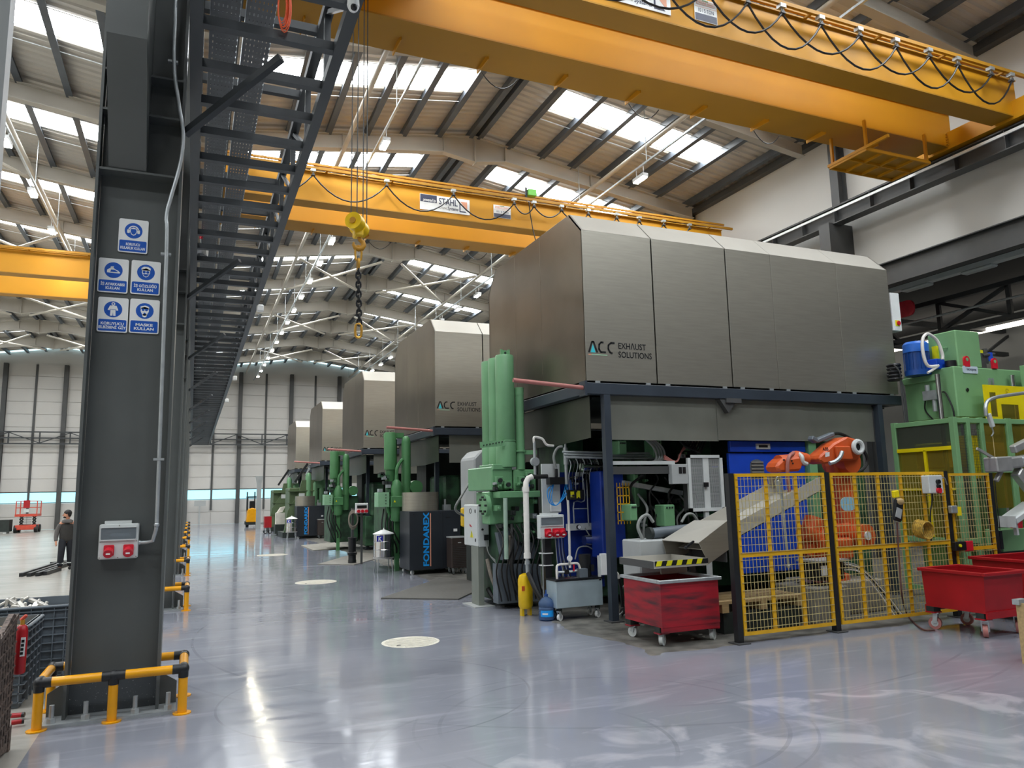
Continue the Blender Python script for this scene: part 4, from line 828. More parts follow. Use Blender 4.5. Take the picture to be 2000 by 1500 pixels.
def machine_old(i, Y, x):
    t = thing('old_casting_machine', 'olive machine with sloping rib frame, %s of the two far ones' % ('nearer' if i == 3 else 'farther'), 'machine', (x + .8, Y, 0))
    obj('frame_rib', MB().prism([(x, .1), (x + 1.6, .1), (x + 1.6, 3.0), (x + .9, 3.0), (x + .75, 2.3), (x + .2, 1.4)], 'y', Y, Y + .25), OLIVE, t); obj('body', MB().box(x + .3, x + 2.4, Y + .25, Y + 2.2, .1, 2.6), OLIVE, t, bev=.03)
    for z in (1.0, 1.75, 2.4): obj('shelf_plate', MB().box(x + .2, x + 1.7, Y - .05, Y + .3, z, z + .05), OLIVE, t)
    obj('name_plate', MB().box(x + .75, x + 1.05, Y - .01, Y, 2.05, 2.3), LGREY, t); obj('plinth', MB().box(x - .05, x + 1.7, Y - .1, Y + 2.3, 0, .28), DKGR, t)
    for q, (dx, zz) in enumerate(((1.25, 3.4), (1.6, 3.0), (1.95, 3.9))): obj('accumulator', MB().lathe((x + dx, Y + .1, 1.3), [(.16, 0), (.16, zz - 1.5), (.1, zz - 1.35), (.02, zz - 1.3)], 16), GREEN, t, smooth=True)
    obj('top_box', MB().box(x + 1.6, x + 2.5, Y - .05, Y + .4, 2.55, 3.0), GREEN, t, bev=.02); obj('black_beam', MB().bar((x + .6, Y + .5, 2.9), (x + 1.25, Y + .5, 3.9), .1, .12), BLACKP, t)
    for q in range(3): hose('pipe', [(x + 1.2, Y + .6 + .1 * q, 3.3), (x + 1.5, Y + .5, 3.7 + .1 * q), (x + 2.0, Y + .5, 3.6), (x + 2.4, Y + .5, 3.3)], .04, GALV, t)
machine_old(3, 41.5, 4.55); machine_old(4, 50.5, 4.6)
# ================================================================== TRIM PRESS AT THE RIGHT
t = thing('trim_press', 'light green hydraulic press with blue motor and glazed guard at the right edge', 'press', (13.6, 9.9, 0))
PX, PYF, PYB, PR = 13.24, 9.6, 10.7, 15.6
obj('press_head', MB().prism([(PX, 3.3), (PR, 3.3), (PR, 4.28), (PX, 4.28)], 'y', PYF, PYB), GREEN3, t, bev=.02)
obj('tank_lid', MB().box(PX - .05, PX + .05, PYF + .35, PYB + .02, 4.05, 4.18), GREEN3, t, bev=.01)
tw = obj('tower_box', MB().box(13.42, 14.1, PYF + .02, PYF + .62, 4.28, 5.0), GREEN3, t, bev=.02); obj('tower_handle', MB().tube([(13.405, PYF + .2, 4.68), (13.37, PYF + .2, 4.68), (13.37, PYF + .36, 4.68), (13.405, PYF + .36, 4.68)], .012, 6), GREEN3, tw)
for x in (13.62, 14.42):
    e = obj('lifting_eye', MB().prism([(x - .07, 4.28), (x + .07, 4.28), (x + .075, 4.4)] + [(x + .075 * math.cos(PI * k / 8), 4.41 + .08 * math.sin(PI * k / 8)) for k in range(9)] + [(x - .075, 4.4)], 'y', PYF - .02, PYF + .02), REDP, t); obj('eye_hole', MB().cyl((x, PYF - .024, 4.42), (x, PYF + .024, 4.42), .035, 12), GREEN3, e)
mo = (13.1, 10.25, 4.18)
M_ = obj('motor', MB().lathe(mo, [(.24, 0), (.24, .1), (.21, .1), (.21, .48)], 24), MOTB, t, smooth=True)
obj('motor_cap', MB().lathe((mo[0], mo[1], mo[2] + .46), [(.235, 0), (.235, .16), (.19, .21), (.02, .22)], 24), mat('motor_cap_blue', '#2f6fd0', .35), M_, smooth=True)
for q in range(18): a = 2 * PI * q / 18; obj('cooling_fin', MB().bar((mo[0] + .22 * math.cos(a), mo[1] + .22 * math.sin(a), mo[2] + .28), (mo[0] + .235 * math.cos(a), mo[1] + .235 * math.sin(a), mo[2] + .28), .012, .34), MOTB, M_)
obj('terminal_box', MB().box(mo[0] + .02, mo[0] + .26, mo[1] - .4, mo[1] - .2, mo[2] + .08, mo[2] + .28), DOORB, M_, bev=.01)
hose('white_hose', [pY(1832, 715, 9.75), pY(1812, 714, 9.75), pY(1803, 690, 9.75), pY(1802, 663, 9.75), pY(1812, 652, 9.75), pY(1830, 665, 9.75), pY(1840, 690, 9.75), pY(1841, 702, 9.75)], .03, PIPEW, t, 6)
hose('white_hose', [pY(1833, 714, 9.75), pY(1822, 722, 9.75), pY(1812, 728, 9.75)], .025, PIPEW, t)
obj('yellow_filter', MB().box(13.36, 13.46, 10.0, 10.1, 4.28, 4.75), HAZY, t); obj('black_filter', MB().cyl((13.34, 9.72, 4.28), (13.34, 9.72, 4.4), .1, 16), INK, t, smooth=True)
for q in range(5): obj('heat_exchanger_coil', MB().lathe((12.75, 10.5, 4.1 + .07 * q), [(.12, 0), (.14, .03), (.12, .06)], 16), INK, t, smooth=True)
for q in range(3): hose('copper_pipe', [(12.62, 10.4 + .08 * q, 4.42 - .1 * q), (12.72, 10.35 + .08 * q, 4.25), (12.78 + .03 * q, 10.4, 4.0), (12.8 + .04 * q, 10.4, 3.2)], .016, DARK, t)
ch = pY(1786, 727, 9.7); ch2 = pY(1807, 810, 9.7); obj('guide_rod', MB().cyl((12.98, 9.75, ch[2]), (12.98, 9.75, 2.2), .045, 14), CHROME, t, smooth=True)
obj('guide_rod', MB().cyl((14.75, 9.5, 4.15), (14.75, 9.5, 3.2), .05, 14), CHROME, t, smooth=True)
obj('air_regulator', MB().box(13.1, 13.22, 9.92, 10.2, 3.68, 3.86).cyl((13.15, 10.0, 3.45), (13.15, 10.0, 3.68), .04, 12).cyl((13.15, 10.12, 3.86), (13.15, 10.12, 3.98), .045, 12), GALV, t, smooth=True)
hose('air_hose', [(13.18, 9.95, 3.75), (13.2, 9.8, 3.8), (13.2, 9.68, 3.5), (13.2, 9.66, 3.32)], .014, CABLE, t); hose('air_hose', [(13.16, 10.2, 3.7), (13.2, 10.25, 3.5), (13.2, 10.1, 3.3)], .014, CABLE, t)
p = pY(1880, 721, 9.58); pl = obj('maker_plate', MB().prism(rrect(p[0] + .02, p[0] + .44, p[2] - .07, p[2] + .07, .03), 'y', 9.585, 9.598), mat('plate_pale_blue', '#c9d8e4', .4), t); text('tecnopres', .27, .055, (p[0] + .12, 9.582, p[2] - .015), INKN, pl, bold=.015)
obj('sight_glass', MB().lathe((13.55, 9.59, 3.83), [(.0, -.01), (.035, -.01), (.04, 0)], 14, 'y'), INK, t); obj('level_gauge', MB().box(14.18, 14.22, 9.57, 9.6, 3.65, 4.08).box(14.27, 14.31, 9.57, 9.6, 3.65, 4.08), GALV, t)
# body below and glazed green cab
obj('press_body', MB().prism([(13.3, .2), (15.5, .2), (15.5, 2.2), (13.3, 2.2)], 'y', 10.4, 10.7), GREEN3, t, bev=.02)
for x in (13.45, 15.2): obj('press_column', MB().box(x - .1, x + .1, 9.8, 10.1, .2, 3.3), GREEN3, t, bev=.01)
obj('press_table', MB().box(13.2, 15.4, 9.6, 10.6, .2, 1.0), GREEN3, t, bev=.02); obj('moving_plate', MB().box(13.1, 14.8, 9.75, 10.5, 2.35, 2.85), YSHIELD, t, bev=.03); obj('yellow_ram_box', MB().box(13.25, 13.7, 9.5, 9.7, 2.15, 2.95), YSHIELD, t)
CXA, CYA, CYB, CZ = 12.7, 9.32, 10.66, 3.27
def frame_box(nm, x0, x1, y0, y1, z0, z1, m_=GREEN3): return obj(nm, MB().box(x0, x1, y0, y1, z0, z1), m_, t, bev=.006)
for y in (CYA, CYB - .1): frame_box('guard_post', CXA, CXA + .1, y, y + .1, .1, CZ)
for x in (13.05, 13.42, 14.15, 15.2): frame_box('guard_post', x, x + .09, CYA, CYA + .09, .1, CZ)
for z in (CZ - .1, 1.0, .1): frame_box('guard_rail', CXA + .006, CXA + .08, CYA + .006, CYB - .006, z - .004, z + .086); frame_box('guard_rail', CXA + .004, 15.3, CYA + .004, CYA + .08, z - .004, z + .086)
obj('smoked_window', MB().box(CXA + .03, CXA + .045, CYA + .1, CYB - .1, 2.72, CZ - .1), PANED, t); obj('yellow_window', MB().box(CXA + .03, CXA + .045, CYA + .1, CYB - .1, 1.1, 2.72), PANEY, t)
obj('window_bar', MB().box(CXA - .01, CXA + .03, CYA + .1, CYB - .1, 2.68, 2.75).box(CXA - .01, CXA + .03, CYA + .62, CYA + .67, 1.1, 2.7).box(CXA - .01, CXA + .03, CYA + .1, CYB - .1, 1.95, 1.99), YSHIELD, t)
obj('yellow_window', MB().box(13.55, 15.2, CYA + .04, CYA + .055, 1.6, CZ - .1), PANEY, t); obj('green_sash', MB().box(14.2, 14.28, CYA - .01, CYA + .05, 1.6, CZ).box(13.5, 15.2, CYA - .01, CYA + .05, 2.25, 2.32), GREEN3, t)
mb = MB()
for q in range(22): mb.box(12.8 + .01 * q, 12.803 + .01 * q, CYA + .04, CYA + .043, 1.1, 3.15)
for q in range(40): mb.box(12.8, 13.05, CYA + .04, CYA + .043, 1.1 + .05 * q, 1.104 + .05 * q); mb.box(13.16, 13.42, CYA + .04, CYA + .043, 1.1 + .05 * q, 1.104 + .05 * q)
for q in range(6): mb.box(13.16 + .045 * q, 13.164 + .045 * q, CYA + .04, CYA + .043, 1.1, 3.15)
obj('wire_screen', mb, DARK, t, kind='stuff')
p0, p1 = pY(1920, 751, 9.35), pY(2010, 754, 9.35)
sh = obj('yellow_shield', MB().box(p0[0], 15.4, 9.35, 9.37, p0[2] - .14, p0[2]).box(p0[0], p0[0] + .15, 9.35, 9.37, 3.2, p0[2] - .14).box(p0[0] + .33, p0[0] + .45, 9.35, 9.37, 3.2, p0[2] - .14).box(p0[0] + .15, p0[0] + .33, 9.35, 9.37, 3.2, 3.3).box(p0[0] + .45, 15.4, 9.35, 9.37, p0[2] - .36, p0[2] - .14).box(p0[0] + .95, 15.4, 9.35, 9.37, 3.2, p0[2] - .36), YSHIELD, t)
obj('shield_pane', MB().box(p0[0] + .15, p0[0] + .33, 9.355, 9.362, 3.3, p0[2] - .14).box(p0[0] + .45, p0[0] + .95, 9.355, 9.362, 3.2, p0[2] - .36), PANEY, sh)
text('Ɛ', .11, .14, (p0[0] + .6, 9.347, p0[2] - .2), mat('shield_embossed', '#c9b20c', .5), sh, bold=.01)
obj('fittings_cluster', MB().box(14.2, 14.34, 9.7, 9.85, 4.3, 4.6).cyl((14.4, 9.75, 4.4), (14.4, 9.75, 4.7), .05, 10).cyl((14.25, 9.7, 4.55), (14.6, 9.7, 4.6), .03, 8), DARK, t); obj('blue_valve', MB().cyl((14.48, 9.72, 4.45), (14.48, 9.72, 4.62), .06, 12), DOORB, t, smooth=True); obj('yellow_cap', MB().box(14.15, 14.28, 9.7, 9.82, 4.6, 4.66), HAZY, t)
frame_box('outer_frame', 14.85, 14.98, 9.25, 9.4, 3.4, 4.32); frame_box('outer_frame', 14.98, 15.9, 9.25, 9.4, 4.2, 4.32)
tag(hose('cable_arm_pipe', [pY(1926, 812, 8.9), pY(1925, 795, 8.9), pY(1930, 783, 8.9), pY(1945, 776, 8.9), pY(1975, 771, 8.9), pY(2020, 765, 8.9)], .032, GALV, None), 'curved pale pipe arm reaching in from the right edge', 'pipe')
p = Vector(pY(1934, 825, 8.9)); t = thing('hand_grip', 'white handle hanging by a hook from the curved pipe arm', 'handle', p)
obj('grip', MB().bar(pY(1930, 808, 8.9), pY(1939, 834, 8.9), .07, .07), LGREY, t, bev=.01); hose('hook', [pY(1937, 834, 8.9), pY(1940, 845, 8.9), pY(1936, 852, 8.9)], .012, GALV, t); obj('pull_cord', MB().cyl(pY(1939, 852, 8.9), pY(1944, 898, 8.9), .006, 5), mat('cord', '#c9b27c', .7), t)
# grey casting robot arm at the right edge
t = thing('ladle_arm', 'grey cast aluminium extractor arm reaching in from the right edge above the red bins', 'arm', (12.9, 8.6, 1))
q = lambda u, v: pY(u, v, 8.7)
obj('gripper_bar', MB().bar(q(1908, 876), q(1950, 900), .03, .045), ALU, t); obj('wrist_block', MB().bar(q(1934, 908), q(1965, 906), .25, .26), ALU, t, bev=.02); obj('wrist_body', MB().bar(q(1963, 905), q(2015, 898), .22, .2), ALU, t, bev=.03)
obj('slot_plate', MB().bar(q(1985, 902), q(2012, 896), .26, .17), GALV, t, bev=.03); obj('slot', MB().bar(q(1990, 902), q(2012, 898), .28, .035), INK, t)
obj('upper_fork', MB().bar(q(1978, 878), q(2010, 862), .12, .14), ALU, t, bev=.02); obj('lower_jaw', MB().bar(q(1955, 920), q(1945, 940), .08, .07), ALU, t, bev=.015); obj('arm_tube', MB().bar(q(1985, 920), q(2012, 955), .16, .2), ALU, t, bev=.02)
hose('signal_cable', [q(1943, 938), q(1946, 975), q(1950, 1005), q(1953, 1035)], .008, CABLE, t)
t = thing('dosing_chute', 'white tilted dosing trough at the right edge above the red bins', 'chute', q(1990, 1010))
obj('trough', MB().bar(q(1968, 1018), q(2015, 985), .3, .12), LGREY, t, bev=.02); obj('trough_lip', MB().bar(q(1966, 1008), q(1968, 1030), .3, .02), LGREY, t); obj('trough_foot', MB().bar(q(1982, 1022), q(1986, 1045), .06, .05), WHITE, t)
t = thing('green_pump_unit', 'small green pump block with black fittings behind the red bins', 'pump', (13, 9.0, 0))
a, b = pY(1948, 1035, 8.95), pY(2000, 1075, 8.95); obj('pump_block', MB().box(a[0] + .1, b[0] + .3, 8.95, 9.25, b[2], a[2]), GREEN3, t, bev=.01); obj('pump_stand', MB().box(a[0] + .1, b[0] + .3, 9.0, 9.2, 0, b[2]), DKGR, t); obj('fittings', MB().box(a[0] + .02, a[0] + .09, 8.93, 9.05, b[2] + .05, a[2] - .02), INK, t)
obj('red_cap', MB().cyl((b[0] + .1, 9.1, a[2]), (b[0] + .1, 9.1, a[2] + .16), .1, 14), REDP, t, smooth=True)
# ================================================================== FENCE, ROBOT, CHUTE, BINS
FY = 8.42
t = thing('safety_fence', 'yellow wire mesh safety fence on black posts in front of the robot', 'fence', (9.5, FY, 0))
for x in (6.855, 8.6, 11.12, 12.19): p = obj('post', MB().box(x - .045, x + .045, FY - .03, FY + .06, .015, 2.27 if x < 12 else 2.23), BLACKP, t); obj('post_foot', MB().box(x - .1, x + .1, FY - .1, FY + .12, 0, .015), DARK, p)
def fence_panel(x0, x1, zt, nbar, zm=1.15):
    w, z0 = .045, .1; P = obj('panel_frame', MB().box(x0 + w, x1 - w, FY - .04, FY - .01, z0, z0 + w).box(x0 + w, x1 - w, FY - .04, FY - .01, zt - w, zt).box(x0, x0 + w, FY - .04, FY - .01, z0, zt).box(x1 - w, x1, FY - .04, FY - .01, z0, zt), FENY, t)
    obj('mid_rail', MB().box(x0 + w, x1 - w, FY - .038, FY - .012, zm - .025, zm + .03), FENY, P)
    for k in range(nbar): x = x0 + (x1 - x0) * (k + 1) / (nbar + 1); obj('upright', MB().box(x - .028, x + .028, FY - .036, FY - .014, z0 + w, zt - w), FENY, P)
    mb = MB(); z = z0 + .09
    while z < zt - .03: mb.bar((x0 + .01, FY - .048, z), (x1 - .01, FY - .048, z), .007, .007); z += .1
    x = x0 + .06
    while x < x1 - .03: mb.bar((x, FY - .008, z0 + .02), (x, FY - .008, zt - .02), .006, .006); x += .062
    obj('wire_mesh', mb, WIREM, P, kind='stuff')
fence_panel(6.91, 8.54, 2.265, 2); fence_panel(8.66, 11.06, 2.26, 4); fence_panel(11.18, 12.13, 2.23, 0, 1.03)
f = FY - .05
t = thing('control_box', 'grey push-button box with red stop button on the yellow fence', 'control box', (10.68, f, 1.9))
obj('box_body', MB().box(10.52, 10.83, f - .14, f, 1.92, 2.2), LGREY, t, bev=.012)
for z, r, m_ in ((2.1, .035, INK), (2.03, .03, INK), (1.965, .045, REDP)): obj('push_button', MB().cyl((10.7, f - .18, z), (10.7, f - .14, z), r, 14), m_, t, smooth=True)
hose('box_cable', [(10.68, f - .05, 1.92), (10.66, f - .05, 1.8), (10.58, f - .06, 1.6), (10.55, f - .05, 1.2)], .012, CABLE, t); hose('box_cable', [(10.84, f - .05, 2.12), (10.98, f - .05, 2.16), (11.06, f - .03, 2.05)], .01, CABG, t)
t = thing('teach_pendant', 'black robot pendant hung on a yellow bracket on the fence', 'pendant', (10.05, f, 1.35)); w = lambda u, v: pY(u, v, f - .04)
obj('casing', MB().bar(w(1755, 975), w(1752, 1018), .2, .06, up=(0, 1, 0)), INK, t, bev=.03); obj('screen', MB().bar(pY(1757, 993, f - .075), pY(1754, 1011, f - .075), .11, .01, up=(0, 1, 0)), MGREY, t); obj('top_head', MB().sphere(w(1756, 980), .1, 14, 8, (1, .5, .6)), WOOD, t, smooth=True)
obj('hanger_bracket', MB().bar(w(1748, 958), w(1750, 972), .12, .05, up=(0, 1, 0)), YSHIELD, t, bev=.01)
hose('pendant_cable', [w(1752, 1020), w(1754, 1060), w(1758, 1120), w(1762, 1165), pZ(1772, 1200, .05), pZ(1800, 1228, .02), pZ(1826, 1231, .015)], .012, mat('brown_cable', '#5d3a35', .6), t)
mb = MB(); p = Vector(w(1795, 1032))
for k in range(6): mb.tube([(p.x + .13 * math.cos(2 * PI * q / 18) + .012 * k - .03, p.y - .02 - .02 * k, p.z + .13 * math.sin(2 * PI * q / 18) - .006 * k) for q in range(18)], .012, 6, closed=True)
tag(obj('cable_coil', mb, mat('yellow_brown_cable', '#b08d35', .6, 0, .5, 30), smooth=True), 'coiled yellow and brown cable hanging on the yellow fence', 'cable')
t = thing('gate_lock', 'black safety lock with red tag on the fence gate post', 'lock', (11.1, f, 1.05)); obj('lock_body', MB().box(11.05, 11.3, f - .08, f, 1.02, 1.16), INK, t, bev=.01); obj('red_tag', MB().box(11.31, 11.5, f - .05, f - .02, 1.0, 1.16), REDP, t, bev=.01); obj('yellow_button', MB().cyl((11.14, f - .1, 1.1), (11.14, f - .08, 1.1), .025, 10), HAZY, t)
t = thing('key_switch', 'small steel key switch with yellow tag on the fence post above the lock', 'switch', (11.12, f, 1.6)); obj('switch_body', MB().box(11.06, 11.2, f - .07, f, 1.6, 1.72), GALV, t, bev=.01); obj('yellow_tag', MB().box(11.2, 11.3, f - .05, f - .03, 1.56, 1.7), YSHIELD, t)
t = thing('long_hand_rod', 'long steel rod tool hanging inside the yellow fence', 'tool', (7.9, 8.7, .9)); p, q = pY(1526, 962, 8.46), pY(1540, 1106, 8.46)
obj('rod', MB().cyl(p, q, .02, 10), GALV, t, smooth=True); obj('head', MB().bar(pY(1517, 938, 8.46), pY(1526, 965, 8.46), .08, .05), GALV, t, bev=.01); obj('hook_loop', MB().tube([pY(1521 + 5 * math.cos(a), 938 - 8 * math.sin(a), 8.46) for a in [2 * PI * k / 12 for k in range(12)]], .01, 6, closed=True), GALV, t, smooth=True); obj('knob', MB().sphere(q, .03, 10, 6), GALV, t, smooth=True)
# ---- robot
RY = 9.9
R_ = lambda u, v, dy=0: Vector(pY(u, v, RY + dy)) + Vector((0, 0, 0))
t = thing('welding_robot', 'orange six-axis industrial robot arm reaching left above the yellow fence', 'robot', (10.3, RY, .5))
pb = Vector((10.05, RY, 0)); sh, el = R_(1662, 1045), R_(1640, 903)
obj('base_foot', MB().lathe((pb.x - .1, RY, .52), [(.38, 0), (.38, .08), (.3, .1), (.27, .32)], 20), ORANGE, t, smooth=True)
obj('turret', MB().box(pb.x - .32, pb.x + .3, RY - .28, RY + .3, .84, 1.2).prism([(pb.x - .3, 1.2), (pb.x + .4, 1.2), (sh.x + .22, sh.z + .05), (sh.x - .1, sh.z + .22), (pb.x - .1, 1.4)], 'y', RY - .12, RY + .25), ORANGE, t, bev=.04)
obj('shoulder_drive', MB().cyl((sh.x, RY - .34, sh.z), (sh.x, RY + .3, sh.z), .2, 22), ORANGE, t, smooth=True); obj('drive_cap', MB().cyl((sh.x, RY - .37, sh.z), (sh.x, RY - .34, sh.z), .07, 16), LGREY, t, smooth=True)
d = (el - sh).normalized(); s = Vector((d.z, 0, -d.x))
obj('lower_arm', MB().prism([(p.x, p.z) for p in (sh + s * .17, el + s * .17, el + s * .1 + d * .12, el - s * .12 + d * .12, el - s * .2, sh - s * .16)], 'y', RY - .08, RY + .18), ORANGE, t, bev=.04)
obj('elbow_housing', MB().cyl((el.x + .02, RY - .26, el.z), (el.x + .02, RY + .24, el.z), .2, 24), ORANGE, t, smooth=True)
fa = obj('forearm', MB().prism([(p.x, p.z) for p in (R_(1572, 893), R_(1600, 868), R_(1625, 855), R_(1648, 862), R_(1656, 885), R_(1648, 900), R_(1618, 902), R_(1580, 908), R_(1572, 902))], 'y', RY - .34, RY - .02), ORANGE, t, bev=.03)
obj('forearm_box', MB().prism([(p.x, p.z) for p in (R_(1598, 874), R_(1626, 874), R_(1632, 900), R_(1602, 900))], 'y', RY - .4, RY - .34), ORANGE, fa, bev=.015)
text('ABB', .13, .055, R_(1607, 880, -.41), INK, fa, bold=.03); obj('white_label', MB().prism([(p.x, p.z) for p in (R_(1582, 886), R_(1590, 885), R_(1590, 893), R_(1582, 895))], 'y', RY - .345, RY - .34), WHITE, fa)
rc = R_(1637, 876); obj('hollow_wrist_ring', MB().tube([(rc.x + .1 * math.cos(2 * PI * k / 18), RY - .43, rc.z + .1 * math.sin(2 * PI * k / 18)) for k in range(18)], .04, 8, closed=True), LGREY, fa, smooth=True); obj('ring_bore', MB().cyl((rc.x, RY - .42, rc.z), (rc.x, RY - .36, rc.z), .07, 16), INK, fa)
hose('silver_wrap', [R_(1645, 882, -.44), R_(1640, 894, -.44), R_(1630, 902, -.42), R_(1620, 905, -.4)], .035, GALV, t); hose('silver_wrap', [R_(1560, 886, -.2), R_(1566, 892, -.3), R_(1568, 902, -.3), R_(1576, 906, -.3)], .035, LGREY, t)
obj('wrist_link', MB().tube([R_(1574, 898, -.15), R_(1556, 894, -.15), R_(1545, 903, -.15), R_(1520, 904, -.15)], [.11, .12, .14, .13], 14), ORANGE, t, smooth=True)
obj('wrist_end', MB().prism([(p.x, p.z) for p in (R_(1493, 908), R_(1505, 897), R_(1538, 892), R_(1546, 905), R_(1540, 921), R_(1500, 924), R_(1492, 918))], 'y', RY - .3, RY), ORANGE, t, bev=.04)
hose('wrist_hose', [R_(1550, 884, -.2), R_(1541, 892, -.33), R_(1538, 910, -.34), R_(1539, 935, -.3), R_(1542, 962, -.2)], .03, PINKT, t)
obj('cable_guide', MB().bar(R_(1592, 862, -.1), R_(1625, 848, -.1), .14, .07).bar(R_(1582, 855, -.1), R_(1594, 862, -.1), .12, .08), CRATE, t, bev=.015)
hose('hose_pack', [R_(1625, 848, -.1), R_(1640, 847), R_(1660, 856), R_(1680, 872), R_(1692, 890), R_(1693, 905), R_(1683, 918), R_(1668, 925)], .028, CABLE, t, 6)
for u, v in ((1532, 898), (1536, 908), (1547, 900), (1549, 905)): p = R_(u, v, -.31); obj('cover_bolt', MB().cyl(p, p + Vector((0, .02, 0)), .014, 8), DKGR, t)
obj('motor', MB().cyl(R_(1590, 1012, .1), R_(1572, 1085, .1), .16, 16), ORANGE, t, smooth=True); obj('balancer', MB().cyl(R_(1566, 1040, .0), R_(1612, 1058, .0), .14, 16), ORANGE, t, smooth=True)
tag(obj('robot_pedestal', MB().box(9.5, 10.7, RY - .5, RY + .5, 0, .52), CONC, bev=.02), 'grey concrete block under the orange robot', 'block')
tag(obj('foil_sheet', MB().add([(9.0 + .1 * i, 9.2 + .12 * j, .56 + .05 * rnd.random()) for j in range(5) for i in range(6)], [(j * 6 + i, j * 6 + i + 1, j * 6 + i + 7, j * 6 + i + 6) for j in range(4) for i in range(5)]), SCRAP), 'crumpled grey foil sheet on the low block behind the fence', 'foil')
tag(obj('concrete_step', MB().box(8.75, 9.45, 8.95, 9.8, 0, .54), CONC, bev=.02), 'low grey concrete block left of the robot pedestal, under the foil', 'block')
t = thing('pallet', 'wooden pallet boards under the chute behind the fence', 'pallet', (7.6, 9.2, 0))
for k in range(4): obj('board', MB().box(7.0, 8.6, 9.0 + .22 * k, 9.17 + .22 * k, .42, .46), WOOD, t)
for x in (7.05, 7.75, 8.45): obj('bearer', MB().box(x, x + .12, 9.0, 9.85, .3, .42), WOOD, t)
tag(obj('pallet_support', MB().box(7.1, 8.5, 9.05, 9.8, 0, .3), DKGR), 'dark steel block carrying the wooden pallet boards', 'block')
t = thing('junction_unit', 'dark cable unit with white plate on the robot block, seen through the fence', 'unit', (9.2, 9.0, .6))
obj('unit_body', MB().box(8.95, 9.5, 9.05, 9.4, .62, .9), INK, t, bev=.02); obj('white_plate', MB().box(9.0, 9.16, 9.04, 9.05, .7, .85), WHITE, t); obj('unit_lid', MB().box(8.9, 9.55, 9.0, 9.45, .9, .93), MGREY, t)
for q in range(5): hose('unit_cable', [(9.5, 9.2, .75 + .03 * q), (9.75, 9.0, .72 + .02 * q), (10.0 + .04 * q, 8.9, .4), (10.2 + .05 * q, 8.8, .03)], .012, (PIPEW, CABG, CABLE)[q % 3], t)
t = thing('floor_lamp_ball', 'pale blue round sign plate behind the fence right of the first mesh panel', 'sign', pY(1655, 985, 9.2)); p = pY(1656, 984, 9.2); obj('plate', MB().prism(rrect(p[0] - .16, p[0] + .16, p[2] - .11, p[2] + .11, .1), 'y', 9.19, 9.2), mat('pale_blue_plate', '#8fc3dc', .4), t)
# ---- chute
t = thing('parts_chute', 'stainless chute sliding down from the robot to the hazard-striped tray', 'chute', (7, 9.4, 1))
CY0, CY1 = 9.05, 9.95
P0, P1 = pY(1395, 1086, CY0), pY(1606, 957, CY0)
def uch(a, b, h, nm):
    mb = MB(); th = .012
    mb.prism([(a[0], a[2]), (b[0], b[2]), (b[0], b[2] + th), (a[0], a[2] + th)], 'y', CY0, CY1)
    for y in (CY0, CY1 - th): mb.prism([(a[0], a[2]), (b[0], b[2]), (b[0], b[2] + h), (a[0], a[2] + h)], 'y', y, y + th)
    return obj(nm, mb, STEELT, t)
uch((7.0, 0, 1.17), P1, .22, 'slide'); q = pY(1548, 947, CY0)
obj('slide_end_plate', MB().prism([(P1[0] - .25, P1[2] + .12), (P1[0], P1[2] + .1), (P1[0] - .02, P1[2] + .3), (P1[0] - .28, P1[2] + .26)], 'y', CY1 - .03, CY1), STEELT, t)
a, b, c, d = pY(1294, 1056, 9.1), pY(1366, 1060, 9.1), pY(1419, 1030, 9.1), pY(1380, 1104, 9.1)
hood_ = [(6.1, 1.36), (6.62, 1.72), (7.15, 1.72), (7.2, 1.2), (6.86, .98), (6.83, 1.3)]
FL, FR, BR, BL = (6.72, 9.93, 1.3), (6.74, 9.05, 1.3), (7.28, 9.05, 1.6), (7.34, 9.93, 1.58)
mb = MB().add([FL, FR, BR, BL], [(0, 1, 2, 3)])
hs = obj('hood_side', MB().prism([(6.74, 1.3), (7.28, 1.6), (7.3, 1.2), (6.87, .985), (6.85, 1.085)], 'y', 9.04, 9.052), STEEL, t); obj('hood_side', MB().prism([(6.72, 1.3), (7.34, 1.58), (7.3, 1.1), (6.8, 1.0)], 'y', 9.92, 9.932), STEEL, t)
obj('hood_inside', MB().box(7.22, 7.24, 9.06, 9.92, 1.0, 1.5), DARK, hs)
h = obj('cover_hood', mb, STEELT, t); so = h.modifiers.new('thickness', 'SOLIDIFY'); so.thickness = .012
obj('toggle_catch', MB().bar((6.5, 9.0, 1.26), (6.62, 9.0, 1.33), .03, .025).sphere((6.48, 9.0, 1.25), .025, 8, 6), INK, t)
X0, X1, Ya, Yb, Z0, Z1 = 5.93, 6.85, 9.0, 9.9, .985, 1.085
obj('tray', MB().tray(X0, X1, Ya, Yb, Z0, Z1, .012), STEELT, t); obj('dark_end_strip', MB().box(X0 - .006, X0, Ya, Yb, Z0, Z1), DARK, t)
tp = obj('hazard_tape', MB().box(X0 + .02, X1, Ya - .003, Ya, Z0 + .03, Z1), INK, t)
for k in range(5): x = X0 + .03 + .17 * k; obj('tape_stripe', MB().prism([(x, Z0 + .03), (x + .085, Z0 + .03), (x + .115, Z1), (x + .03, Z1)], 'y', Ya - .006, Ya - .003), HAZY, tp)
obj('tray_skirt', MB().box(6.25, 6.7, 9.3, 9.32, .87, .985), STEELT, t); obj('chute_stand', MB().box(7.2, 7.28, 9.89, 9.95, 0, 1.25), DARK, t)
